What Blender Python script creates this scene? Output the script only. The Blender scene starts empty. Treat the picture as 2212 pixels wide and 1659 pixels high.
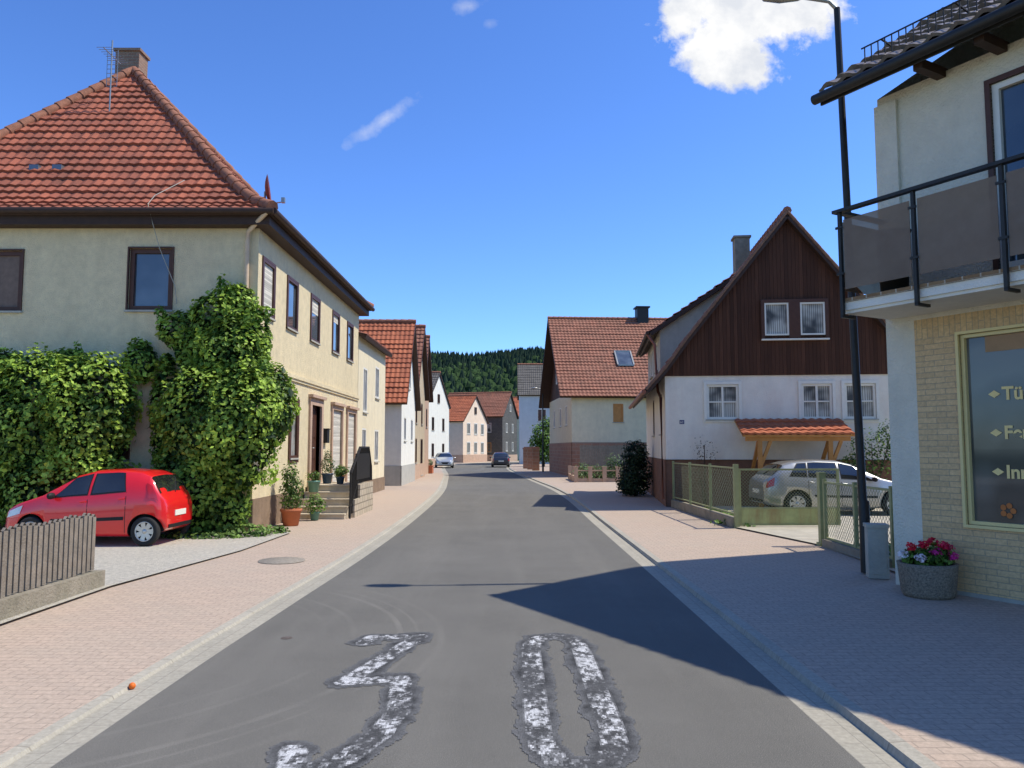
import bpy, math, random
import numpy as np
import bmesh
from mathutils import Vector, Matrix, noise
R=random.Random(5)
SC=bpy.context.scene
COL=SC.collection
V=Vector
# ---------------------------------------------------------------- mesh builder
class MB:
    def __init__(s): s.v=[];s.f=[];s.m=[];s.uv=[];s.sm=[];s.c=[]
    def face(s,pts,m=0,uv=None,sm=False,c=None):
        i=len(s.v); s.v+= [tuple(p) for p in pts]; s.f.append(tuple(range(i,i+len(pts))))
        s.m.append(m); s.uv.append(uv); s.sm.append(sm); s.c.append(c)
    def grid(s,rows,m=0,sm=True,close=False,uv=None):
        i=len(s.v); n=len(rows[0])
        for r in rows: s.v+=[tuple(p) for p in r]
        for a in range(len(rows)-1):
            for b in range(n if close else n-1):
                b2=(b+1)%n
                s.f.append((i+a*n+b,i+a*n+b2,i+(a+1)*n+b2,i+(a+1)*n+b))
                s.m.append(m); s.sm.append(sm); s.c.append(None)
                s.uv.append(None if uv is None else (uv[a][b],uv[a][b2],uv[a+1][b2],uv[a+1][b]))
    def box(s,x0,x1,y0,y1,z0,z1,m=0):
        s.boxm(lambda u,d,z:(u,d,z),x0,x1,y0,y1,z0,z1,m)
    def boxm(s,mp,u0,u1,d0,d1,z0,z1,m=0):
        P=[mp(u,d,z) for z in (z0,z1) for d in (d0,d1) for u in (u0,u1)]
        for q in ((0,1,3,2),(4,5,7,6),(0,1,5,4),(2,3,7,6),(0,2,6,4),(1,3,7,5)):
            s.face([P[k] for k in q],m)
    def beam(s,a,b,w,h,m=0,up=V((0,0,1))):
        a=V(a);b=V(b);t=(b-a).normalized();sd=t.cross(up)
        if sd.length<1e-3: sd=V((1,0,0))
        sd.normalize();u2=sd.cross(t).normalized()
        f=lambda u,d,z:(a+t*((b-a).length*u)+sd*d+u2*z)
        s.boxm(f,0,1,-w/2,w/2,-h/2,h/2,m)
    def tube(s,pts,r,n=8,m=0,caps=True):
        pts=[V(p) for p in pts]; rows=[]
        rr=r if isinstance(r,(list,tuple)) else [r]*len(pts)
        for i,p in enumerate(pts):
            t=(pts[min(i+1,len(pts)-1)]-pts[max(i-1,0)]).normalized()
            a=t.cross(V((0,0,1)))
            if a.length<.05: a=V((1,0,0))
            a.normalize();b=t.cross(a)
            rows.append([p+(a*math.cos(k*2*math.pi/n)+b*math.sin(k*2*math.pi/n))*rr[i] for k in range(n)])
        s.grid(rows,m,True,True)
        if caps: s.face(rows[0],m); s.face(rows[-1],m)
    def lathe(s,c,prof,n=20,m=0,axis='z'):
        rows=[]
        for r,z in prof:
            row=[]
            for k in range(n):
                a=k*2*math.pi/n
                if axis=='z': row.append((c[0]+r*math.cos(a),c[1]+r*math.sin(a),c[2]+z))
                else: row.append((c[0]+r*math.cos(a),c[1]+z,c[2]+r*math.sin(a)))
            rows.append(row)
        s.grid(rows,m,True,True)
    def build(s,name,mats,parent=None,loc=None,rot=0,**kw):
        me=bpy.data.meshes.new(name); me.from_pydata(s.v,[],s.f)
        if not isinstance(mats,(list,tuple)): mats=[mats]
        for q in mats: me.materials.append(q)
        me.polygons.foreach_set('material_index',s.m); me.polygons.foreach_set('use_smooth',s.sm)
        uvl=me.uv_layers.new(name='UVMap'); buf=[]
        for fi,f in enumerate(s.f):
            if s.uv[fi] is not None:
                for q in s.uv[fi]: buf+=[q[0],q[1]]
            else:
                p0,p1,p2=(V(s.v[f[k]]) for k in (0,1,2)); nn=(p1-p0).cross(p2-p0)
                if nn.length<1e-9 and len(f)>3: nn=(p2-p0).cross(V(s.v[f[3]])-p0)
                a=(abs(nn.x),abs(nn.y),abs(nn.z))
                for k in f:
                    p=s.v[k]
                    if a[2]>=a[0] and a[2]>=a[1]: buf+=[p[0],p[1]]
                    elif a[0]>a[1]: buf+=[p[1],p[2]]
                    else: buf+=[p[0],p[2]]
        uvl.data.foreach_set('uv',buf)
        if any(c is not None for c in s.c):
            ca=me.color_attributes.new('Col','FLOAT_COLOR','CORNER'); cb=[]
            for fi,f in enumerate(s.f):
                c=s.c[fi] or (1,1,1); cb+=[c[0],c[1],c[2],1]*len(f)
            ca.data.foreach_set('color',cb)
        me.update()
        o=bpy.data.objects.new(name,me); COL.objects.link(o)
        setup(o,parent,loc,rot,**kw); return o
def setup(o,parent=None,loc=None,rot=0,label=None,category=None,group=None,kind=None):
    if parent is not None: o.parent=parent
    if loc is not None: o.location=loc
    if rot: o.rotation_euler=(0,0,rot)
    if label: o['label']=label
    if category: o['category']=category
    if group: o['group']=group
    if kind: o['kind']=kind
def thing(name,label,category,loc=(0,0,0),rot=0,**kw):
    o=bpy.data.objects.new(name,None); COL.objects.link(o); o.empty_display_size=.2
    setup(o,None,loc,rot,label=label,category=category,**kw); return o
# ---------------------------------------------------------------- materials
def lin(c): return (min(.95,c[0]*1.04),c[1],c[2]*.86,1)
def newmat(name):
    m=bpy.data.materials.new(name); m.use_nodes=True; nt=m.node_tree
    return m,nt,nt.nodes['Principled BSDF']
def N(nt,t,**kw):
    n=nt.nodes.new(t)
    for k,v in kw.items(): setattr(n,k,v)
    return n
def mixc(nt,fac,a,b,mode='MIX'):
    n=nt.nodes.new('ShaderNodeMix'); n.data_type='RGBA'; n.blend_type=mode
    for i,x in ((0,fac),(6,a),(7,b)):
        if isinstance(x,bpy.types.NodeSocket): nt.links.new(x,n.inputs[i])
        else: n.inputs[i].default_value=x
    return n.outputs[2]
def mrange(nt,x,a,b,c=0,d=1):
    n=nt.nodes.new('ShaderNodeMapRange'); nt.links.new(x,n.inputs[0])
    n.inputs[1].default_value=a;n.inputs[2].default_value=b;n.inputs[3].default_value=c;n.inputs[4].default_value=d
    return n.outputs[0]
def noisen(nt,vec,scale,detail=4,rough=.6):
    n=nt.nodes.new('ShaderNodeTexNoise'); n.inputs['Scale'].default_value=scale; n.inputs['Detail'].default_value=detail
    n.inputs['Roughness'].default_value=rough; nt.links.new(vec,n.inputs['Vector']); return n.outputs['Fac']
def mapping(nt,vec,scale):
    n=nt.nodes.new('ShaderNodeMapping'); nt.links.new(vec,n.inputs[0]); n.inputs['Scale'].default_value=scale; return n.outputs[0]
def pm(name,col,rough=.85,var=.15,scale=3,bump=0,bscale=60,metal=0,stain=0,stcol=None,coat=0,spec=.3,bdist=.02):
    m,nt,b=newmat(name); L=nt.links
    tc=N(nt,'ShaderNodeTexCoord').outputs['Object']
    f=mrange(nt,noisen(nt,tc,scale,5,.7),.3,.7)
    c=mixc(nt,f,lin([x*(1-var) for x in col]),lin([min(1,x*(1+var)) for x in col]))
    if stain:
        s=mrange(nt,noisen(nt,mapping(nt,tc,(1.3,1.3,.25)),1.6,5,.7),.45,.8,0,stain)
        c=mixc(nt,s,c,lin(stcol or [x*.45 for x in col]))
        s2=mrange(nt,noisen(nt,tc,.35,3,.5),.45,.75,0,stain*.6)
        c=mixc(nt,s2,c,lin([x*.75 for x in col]))
    L.new(c,b.inputs['Base Color']); b.inputs['Roughness'].default_value=rough; b.inputs['Metallic'].default_value=metal
    b.inputs['Specular IOR Level'].default_value=spec; b.inputs['Coat Weight'].default_value=coat; b.inputs['Coat Roughness'].default_value=.05
    if bump:
        bp=N(nt,'ShaderNodeBump'); bp.inputs['Strength'].default_value=bump; bp.inputs['Distance'].default_value=bdist
        L.new(noisen(nt,tc,bscale,3,.6),bp.inputs['Height']); L.new(bp.outputs[0],b.inputs['Normal'])
    return m
def tilemat(name,c1,c2,c3,tw=.22,th=.32,dirt=.5,rough=.75):
    m,nt,b=newmat(name); L=nt.links
    uv=N(nt,'ShaderNodeTexCoord').outputs['UV']
    d=N(nt,'ShaderNodeVectorMath',operation='DIVIDE'); L.new(uv,d.inputs[0]); d.inputs[1].default_value=(tw,th,1)
    fl=N(nt,'ShaderNodeVectorMath',operation='FLOOR'); L.new(d.outputs[0],fl.inputs[0])
    wn=N(nt,'ShaderNodeTexWhiteNoise'); L.new(fl.outputs[0],wn.inputs['Vector'])
    c=mixc(nt,wn.outputs['Value'],lin(c1),lin(c2))
    s=mrange(nt,noisen(nt,mapping(nt,uv,(1,.45,1)),1.4,6,.75),.42,.72,0,dirt)
    c=mixc(nt,s,c,lin(c3))
    s=mrange(nt,noisen(nt,uv,9,3,.7),.58,.72,0,dirt*.8)
    c=mixc(nt,s,c,lin([x*.6 for x in c3]))
    L.new(c,b.inputs['Base Color']); b.inputs['Roughness'].default_value=rough; b.inputs['Specular IOR Level'].default_value=.25
    return m
def brickmat(name,c1,c2,mortar,bw,bh,ms=.01,rough=.8,rot=0,bump=.4,big=.3,offset=.5,dirt=None):
    m,nt,b=newmat(name); L=nt.links
    uv=N(nt,'ShaderNodeTexCoord').outputs['UV']
    mp=N(nt,'ShaderNodeMapping'); L.new(uv,mp.inputs[0]); mp.inputs['Rotation'].default_value=(0,0,rot)
    bt=N(nt,'ShaderNodeTexBrick'); L.new(mp.outputs[0],bt.inputs['Vector'])
    bt.inputs['Color1'].default_value=lin(c1);bt.inputs['Color2'].default_value=lin(c2);bt.inputs['Mortar'].default_value=lin(mortar)
    bt.inputs['Scale'].default_value=1;bt.inputs['Mortar Size'].default_value=ms;bt.inputs['Brick Width'].default_value=bw;bt.inputs['Row Height'].default_value=bh
    bt.inputs['Mortar Smooth'].default_value=.3; bt.offset=offset
    c=bt.outputs['Color']
    f=mrange(nt,noisen(nt,uv,.8,6,.7),.35,.7,0,big)
    c=mixc(nt,f,c,lin(dirt or [x*.6 for x in c1]))
    f=mrange(nt,noisen(nt,uv,25,4,.7),.35,.7,.82,1.12)
    vm=N(nt,'ShaderNodeVectorMath',operation='SCALE'); L.new(c,vm.inputs[0]); L.new(f,vm.inputs['Scale'])
    L.new(vm.outputs[0],b.inputs['Base Color']); b.inputs['Roughness'].default_value=rough; b.inputs['Specular IOR Level'].default_value=.2
    bp=N(nt,'ShaderNodeBump'); bp.inputs['Strength'].default_value=bump; bp.inputs['Distance'].default_value=.01; bp.invert=True
    L.new(bt.outputs['Fac'],bp.inputs['Height']); L.new(bp.outputs[0],b.inputs['Normal'])
    return m
def glassmat(name,col=(.02,.025,.03),rough=.03,spec=.9,coat=.6):
    m,nt,b=newmat(name); L=nt.links
    tc=N(nt,'ShaderNodeTexCoord').outputs['Object']
    f=noisen(nt,tc,.9,2)
    c=mixc(nt,mrange(nt,f,.4,.6),lin(col),lin([x*2.2 for x in col])); L.new(c,b.inputs['Base Color'])
    b.inputs['Roughness'].default_value=rough; b.inputs['Specular IOR Level'].default_value=spec; b.inputs['Coat Weight'].default_value=coat; b.inputs['Coat Roughness'].default_value=.01
    bp=N(nt,'ShaderNodeBump'); bp.inputs['Strength'].default_value=.05; bp.inputs['Distance'].default_value=.05
    L.new(noisen(nt,tc,1.7,1),bp.inputs['Height']); L.new(bp.outputs[0],b.inputs['Normal']); return m
def curtainmat(name,col=(.6,.6,.58)):
    m,nt,b=newmat(name); L=nt.links
    uv=N(nt,'ShaderNodeTexCoord').outputs['UV']
    w=N(nt,'ShaderNodeTexWave'); w.inputs['Scale'].default_value=5; w.inputs['Distortion'].default_value=2.5; w.inputs['Detail'].default_value=2
    L.new(mapping(nt,uv,(1,.15,1)),w.inputs['Vector'])
    c=mixc(nt,w.outputs['Fac'],lin([x*.35 for x in col]),lin(col)); 
    c=mixc(nt,mrange(nt,noisen(nt,uv,1.3,2),.4,.62),c,lin((.03,.035,.04)))
    L.new(c,b.inputs['Base Color']); b.inputs['Roughness'].default_value=.5
    b.inputs['Coat Weight'].default_value=1; b.inputs['Coat Roughness'].default_value=.02; return m
def leafmat(name,tl=.25,rough=.5,spec=.22):
    m,nt,b=newmat(name); L=nt.links
    at=N(nt,'ShaderNodeAttribute'); at.attribute_name='Col'
    L.new(at.outputs['Color'],b.inputs['Base Color']); b.inputs['Roughness'].default_value=rough; b.inputs['Specular IOR Level'].default_value=spec
    if tl:
        tr=N(nt,'ShaderNodeBsdfTranslucent'); L.new(at.outputs['Color'],tr.inputs['Color'])
        mx=N(nt,'ShaderNodeMixShader'); mx.inputs[0].default_value=tl
        L.new(b.outputs[0],mx.inputs[1]);L.new(tr.outputs[0],mx.inputs[2]);L.new(mx.outputs[0],nt.nodes['Material Output'].inputs[0])
    return m
def boardmat(name,col,pitch=.12,vert=True):
    m,nt,b=newmat(name); L=nt.links
    uv=N(nt,'ShaderNodeTexCoord').outputs['UV']
    sep=N(nt,'ShaderNodeSeparateXYZ'); L.new(uv,sep.inputs[0])
    x=sep.outputs[0 if vert else 1]
    d=N(nt,'ShaderNodeMath',operation='DIVIDE'); L.new(x,d.inputs[0]); d.inputs[1].default_value=pitch
    fr=N(nt,'ShaderNodeMath',operation='FRACT'); L.new(d.outputs[0],fr.inputs[0])
    fl=N(nt,'ShaderNodeMath',operation='FLOOR'); L.new(d.outputs[0],fl.inputs[0])
    wn=N(nt,'ShaderNodeTexWhiteNoise',noise_dimensions='1D'); L.new(fl.outputs[0],wn.inputs['W'])
    c=mixc(nt,wn.outputs['Value'],lin([q*.7 for q in col]),lin([q*1.25 for q in col]))
    g=mrange(nt,fr.outputs[0],0,.12,0,1)
    c=mixc(nt,g,lin([q*.25 for q in col]),c)
    c=mixc(nt,mrange(nt,noisen(nt,mapping(nt,uv,(12,.8,1) if vert else (.8,12,1)),2,5),.4,.7,0,.5),c,lin([q*.5 for q in col]))
    L.new(c,b.inputs['Base Color']); b.inputs['Roughness'].default_value=.7; b.inputs['Specular IOR Level'].default_value=.2
    bp=N(nt,'ShaderNodeBump'); bp.inputs['Strength'].default_value=.6; bp.inputs['Distance'].default_value=.02
    L.new(g,bp.inputs['Height']); L.new(bp.outputs[0],b.inputs['Normal']); return m

M={}
M['creamA']=pm('plaster_cream',(.75,.64,.44),.9,.12,5,.9,45,stain=.3,stcol=(.46,.38,.26),bdist=.03)
M['cream']=pm('plaster_light',(.72,.64,.48),.9,.08,3,.4,60,stain=.25)
M['white']=pm('plaster_white',(.76,.75,.72),.9,.07,3,.5,45,stain=.2,stcol=(.45,.44,.42))
M['whiteB']=pm('plaster_white_rough',(.73,.69,.61),.9,.08,3,1,30,stain=.12,stcol=(.45,.44,.42),bdist=.03)
M['whiteC']=pm('plaster_white_patchy',(.78,.74,.70),.9,.08,2,.6,30,stain=.5,stcol=(.68,.54,.48))
M['gray']=pm('plaster_gray',(.44,.43,.41),.9,.1,3,.4,50,stain=.3)
M['beige']=pm('plaster_beige',(.50,.41,.30),.9,.1,3,.4,50,stain=.3)
M['pink']=pm('plaster_pink',(.77,.63,.52),.9,.08,2,stain=.1)
M['blue']=pm('plaster_pale_blue',(.58,.62,.68),.9,.06,2,stain=.1)
M['slate']=brickmat('slate_cladding',(.10,.10,.10),(.14,.135,.13),(.05,.05,.05),.35,.22,.012)
M['darkwood']=boardmat('dark_brown_boards',(.085,.036,.021),.11)
M['brown']=pm('brown_paint',(.05,.028,.02),.6,.2,8)
M['brownblind']=pm('brown_shutter',(.17,.12,.10),.6,.2,8)
M['frameb']=pm('brown_frame',(.085,.038,.025),.45,.15,8)
M['framew']=pm('white_frame',(.74,.73,.71),.4,.05,8)
M['glass']=glassmat('window_glass'); M['glassb']=glassmat('window_glass_sky',(.05,.06,.075))
M['glasss']=glassmat('shop_glass',(.075,.074,.07),.06,.4,.2)
M['curt']=curtainmat('curtained_glass')
M['shutter']=boardmat('roller_shutter',(.66,.63,.58),.05,False)
M['sand']=pm('sandstone',(.50,.35,.27),.9,.15,4,.5,40,stain=.3)
M['plinth']=pm('brown_plinth',(.24,.17,.12),.9,.2,3,.5,40,stain=.4)
M['plinthC']=pm('red_brown_plinth',(.20,.105,.075),.9,.2,3,.5,40,stain=.4)
M['brickE']=brickmat('red_sandstone_blocks',(.38,.21,.15),(.29,.16,.12),(.34,.27,.22),.5,.24,.018)
M['tileA']=tilemat('clay_tiles_red',(.43,.135,.08),(.30,.095,.06),(.085,.05,.04),.24,.33,.7)
M['tile2']=tilemat('clay_tiles_orange',(.50,.16,.08),(.38,.115,.06),(.15,.075,.055),.24,.33,.35)
M['tile3']=tilemat('clay_tiles_brown',(.24,.10,.07),(.18,.075,.055),(.09,.055,.045),.24,.33,.45)
M['tileE']=tilemat('clay_tiles_weathered',(.33,.14,.095),(.25,.11,.075),(.13,.08,.06),.24,.33,.45)
M['tileG']=tilemat('slate_tiles',(.12,.11,.105),(.15,.14,.135),(.07,.07,.06),.24,.33,.4)
M['tileB']=tilemat('dark_concrete_tiles',(.15,.115,.10),(.11,.09,.08),(.24,.22,.19),.3,.34,.5,.4)
M['ridge']=pm('ridge_clay',(.28,.12,.075),.8,.35,5,.3,30)
M['conc']=pm('concrete',(.42,.41,.38),.9,.12,4,.5,50,stain=.3)
M['concd']=pm('old_concrete',(.28,.25,.21),.95,.25,4,.8,30,stain=.5,stcol=(.10,.11,.06))
M['metald']=pm('dark_metal',(.03,.029,.029),.45,.15,8,metal=.2)
M['metalg']=pm('grey_metal',(.35,.36,.37),.4,.1,8,metal=.7)
M['green']=pm('green_painted_metal',(.29,.33,.18),.55,.15,5,stain=.5,stcol=(.20,.11,.06))
M['greend']=pm('grey_green_wire',(.22,.25,.17),.5,.15,8)
M['oldwood']=pm('weathered_wood',(.25,.215,.185),.9,.25,7,.5,40,stain=.5)
M['orangewood']=pm('varnished_wood',(.5,.23,.07),.5,.15,5)
M['terra']=pm('terracotta',(.45,.15,.075),.8,.12,5,.2,40)
M['potb']=pm('glazed_pot_blue',(.03,.06,.12),.25,.2,5); M['potg']=pm('glazed_pot_green',(.12,.25,.22),.3,.2,5)
M['leaf']=leafmat('leaves'); M['bark']=pm('bark',(.10,.07,.045),.95,.3,8,.8,20)
M['conifer']=leafmat('forest_foliage',0,1,0)
M['chim']=brickmat('chimney_brick',(.34,.21,.16),(.25,.155,.12),(.3,.24,.2),.25,.09,.012,big=.5)
M['clinker']=brickmat('clinker_tiles',(.74,.52,.29),(.62,.43,.24),(.48,.37,.25),.26,.072,.006,.55,big=.08,bump=.6)
M['clinkerv']=brickmat('clinker_tiles_vertical',(.72,.51,.28),(.62,.43,.24),(.48,.37,.25),.26,.072,.006,.55,rot=math.pi/2,big=.08,bump=.6)
M['yellow']=pm('pale_gold_frame',(.76,.62,.30),.4,.05,8)
M['gold']=pm('gold_lettering',(.93,.68,.30),.5,.05,8)
M['rubber']=pm('tyre_rubber',(.025,.025,.026),.85,.15,20)
M['rim']=pm('wheel_rim',(.55,.56,.57),.35,.08,10,metal=.6)
M['black']=pm('black_plastic',(.015,.015,.016),.6,.1,10)
M['redlamp']=pm('red_lamp',(.45,.01,.01),.15,.1,20,coat=1)
M['clearlamp']=pm('clear_lamp',(.6,.62,.65),.1,.1,20,coat=1)
M['plate']=pm('plate_white',(.75,.75,.72),.4,.04,20)
M['cglass']=glassmat('car_glass',(.012,.014,.016),.02)
def paint(name,c,met=0):
    m=pm(name,c,.35 if not met else .3,.03,2,metal=met,coat=1,spec=.5); return m

# ground materials
def asphalt():
    m,nt,b=newmat('asphalt'); L=nt.links; tc=N(nt,'ShaderNodeTexCoord').outputs['Object']
    c=mixc(nt,mrange(nt,noisen(nt,tc,.5,6,.7),.35,.7),lin((.114,.112,.110)),lin((.144,.141,.138)))
    c=mixc(nt,mrange(nt,noisen(nt,mapping(nt,tc,(1.6,.12,1)),1,5,.6),.48,.72,0,.5),c,lin((.175,.170,.164)))
    c=mixc(nt,mrange(nt,noisen(nt,tc,160,2,.8),.52,.66,0,.8),c,lin((.30,.29,.275)))
    c=mixc(nt,mrange(nt,noisen(nt,tc,110,2,.8),.3,.44,.6,0),c,lin((.045,.045,.045)))
    c=mixc(nt,mrange(nt,noisen(nt,tc,3.2,6,.8),.63,.7,0,.3),c,lin((.08,.079,.078)))
    sp=N(nt,'ShaderNodeVectorMath',operation='SUBTRACT'); L.new(tc,sp.inputs[0]); sp.inputs[1].default_value=(-4.6,7.6,0)
    ln=N(nt,'ShaderNodeVectorMath',operation='LENGTH'); L.new(sp.outputs[0],ln.inputs[0])
    rr=noisen(nt,tc,.6,2)
    md=N(nt,'ShaderNodeTexNoise',noise_dimensions='1D'); md.inputs['Scale'].default_value=7; md.inputs['Detail'].default_value=2; L.new(ln.outputs['Value'],md.inputs['W'])
    a1=mrange(nt,md.outputs['Fac'],.55,.68,0,.3); a2=mrange(nt,ln.outputs['Value'],2.6,3.1); a3=mrange(nt,ln.outputs['Value'],4.2,3.7)
    q=a1
    for z in (a2,a3,mrange(nt,rr,.42,.6)):
        mm=N(nt,'ShaderNodeMath',operation='MULTIPLY'); L.new(q,mm.inputs[0]); L.new(z,mm.inputs[1]); q=mm.outputs[0]
    c=mixc(nt,q,c,lin((.27,.26,.25)))
    L.new(c,b.inputs['Base Color']); b.inputs['Roughness'].default_value=.9; b.inputs['Specular IOR Level'].default_value=.12
    bp=N(nt,'ShaderNodeBump'); bp.inputs['Strength'].default_value=.5; bp.inputs['Distance'].default_value=.006
    L.new(noisen(nt,tc,130,3,.7),bp.inputs['Height']); L.new(bp.outputs[0],b.inputs['Normal']); return m
M['asphalt']=asphalt()
M['paver']=brickmat('pink_pavers',(.49,.385,.325),(.44,.35,.30),(.31,.25,.215),.2,.1,.006,.9,big=.45,bump=.3,dirt=(.42,.365,.315))
M['kerb']=brickmat('kerb_stones',(.43,.405,.36),(.41,.385,.345),(.29,.265,.235),1.0,1.0,.008,.9,rot=math.pi/2,big=.4,offset=0)
M['gutter']=brickmat('gutter_stones',(.41,.385,.34),(.38,.36,.32),(.31,.29,.26),.32,.15,.006,.9,rot=math.pi/2,big=.4)
M['gravel']=pm('gravel',(.54,.51,.46),.95,.28,18,1,70,stain=.3,stcol=(.38,.35,.30),bdist=.03)
M['yard']=pm('concrete_yard',(.44,.41,.36),.95,.15,3,.5,50,stain=.4)
M['soil']=pm('grass_ground',(.07,.10,.035),.95,.4,2,1,20,stain=.3)

# ---------------------------------------------------------------- ground & street
def catmull(pts,n=6):
    P=[V((p[0],p[1],0)) for p in pts]; out=[]
    for i in range(len(P)-1):
        a=P[max(i-1,0)];b=P[i];c=P[i+1];d=P[min(i+2,len(P)-1)]
        for k in range(n):
            t=k/n
            out.append(.5*((2*b)+(c-a)*t+(2*a-5*b+4*c-d)*t*t+(3*b-a-3*c+d)*t**3))
    out.append(P[-1]); return out
LE=catmull([(-2.68,-12),(-2.68,4.7),(-2.62,9),(-2.5,14),(-2.5,20),(-2.67,28.4),(-3.0,36),(-3.56,44),(-4.4,55),(-5.6,67),(-6.4,76),(-6.6,84),(-6.2,90),(-5,96),(-2.2,102),(1,105),(12,107),(40,109)])
RE=catmull([(2.05,-12),(2.05,4.7),(2.05,9),(2.03,14),(2.0,20),(1.98,28.4),(1.72,36),(1.13,44),(.4,55),(-.3,66),(-.55,76),(-.4,84),(-.3,90),(.4,96),(2.5,99.5),(5,100.5),(12,101),(40,103)])
def offs(E,o,side):
    out=[]
    for i,p in enumerate(E):
        t=(E[min(i+1,len(E)-1)]-E[max(i-1,0)]).normalized()
        n=V((-t.y,t.x,0))*(1 if side=='L' else -1); out.append(p+n*o)
    return out
def arc(E):
    s=[0]
    for i in range(1,len(E)): s.append(s[-1]+(E[i]-E[i-1]).length)
    return s
def strip(mb,E,side,o0,o1,z0,z1,m=0):
    a=offs(E,o0,side);b=offs(E,o1,side);S=arc(E)
    for i in range(len(E)-1):
        mb.face([(a[i].x,a[i].y,z0),(b[i].x,b[i].y,z1),(b[i+1].x,b[i+1].y,z1),(a[i+1].x,a[i+1].y,z0)],m,
                uv=[(o0,S[i]),(o1,S[i]),(o1,S[i+1]),(o0,S[i+1])])
mb=MB(); mb.face([(-1500,-300,-.03),(1500,-300,-.03),(1500,2500,-.03),(-1500,2500,-.03)]); mb.build('ground',M['soil'],kind='structure')
mb=MB()
for i in range(len(LE)-1):
    mb.face([LE[i],RE[i],RE[i+1],LE[i+1]])
mb.build('road',M['asphalt'],kind='structure')
for side,E,g,kw,kh,sw in (('L',LE,.27,.10,.022,5.2),('R',RE,.25,.12,.05,4.6)):
    mb=MB(); strip(mb,E,side,0,g,.0,-.004); mb.build('gutter',M['gutter'],kind='structure')
    mb=MB(); strip(mb,E,side,g,g+.02,-.01,kh-.004); strip(mb,E,side,g+.02,g+kw,kh-.004,kh+.003); mb.build('kerb',M['kerb'],kind='structure')
    mb=MB(); strip(mb,E,side,g+kw,sw,kh+.002,kh+.035); mb.build('pavement',M['paver'],kind='structure')
mb=MB(); mb.face([(-40,-4,.070),(-5.15,-4,.070),(-5.2,10.4,.070),(-4.75,14,.064),(-4.7,16.9,.064),(-5.3,17.6,.070),(-40,17.6,.070)]); mb.build('gravel_driveway',M['gravel'],kind='structure')
mb=MB(); mb.face([(5.35,10,.105),(30,10,.105),(30,24.4,.105),(5.0,24.4,.105),(4.95,17.7,.105),(5.6,14.4,.105)]); mb.build('yard',M['yard'],kind='structure')
mb=MB()
def hz(x,y):
    t=max(0,min(1,(y-260)/440)); t=t*t*(3-2*t)
    return t*(73-.065*x+5*math.sin(x*.013+.5)+3*math.sin(x*.04)) -.05
rows=[]
for j in range(30):
    y=250+j*20
    rows.append([(x,y,hz(x,y)) for x in range(-420,421,30)])
mb.grid(rows); mb.build('hill',pm('meadow',(.07,.12,.035),.95,.3,.02),kind='structure')
mb=MB()
for k in range(5000):
    y=R.uniform(370,710); x=R.uniform(-170,110)*(y/600)
    z=hz(x,y); con=R.random()<.35+ .5*(y>540); h=R.uniform(8,12)*(1.05 if con else .8); r=h*(.26 if con else .44)
    g=R.uniform(.8,1.1); c=(.030*g,.048*g,.030*g) if con else (.045*g,.075*g,.028*g)
    n=6
    lv=[(1,.08),(.75,.35),(.45,.65),(.02,1)] if con else [(.5,.15),(1,.4),(.9,.7),(.45,.95),(.02,1.02)]
    ph=R.random()*6
    rr=[[(x+r*q*math.cos(ph+a*6.283/n)*R.uniform(.8,1.2),y+r*q*math.sin(ph+a*6.283/n),z+h*w*R.uniform(.96,1.04)) for a in range(n)] for q,w in lv]
    for a in range(len(rr)-1):
        for b in range(n):
            s=R.uniform(.85,1.15); mb.face([rr[a][b],rr[a][(b+1)%n],rr[a+1][(b+1)%n],rr[a+1][b]],c=(c[0]*s,c[1]*s,c[2]*s))
mb.build('forest',M['conifer'],kind='stuff',label='dense dark green mixed forest on a hillside',category='forest')

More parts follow.
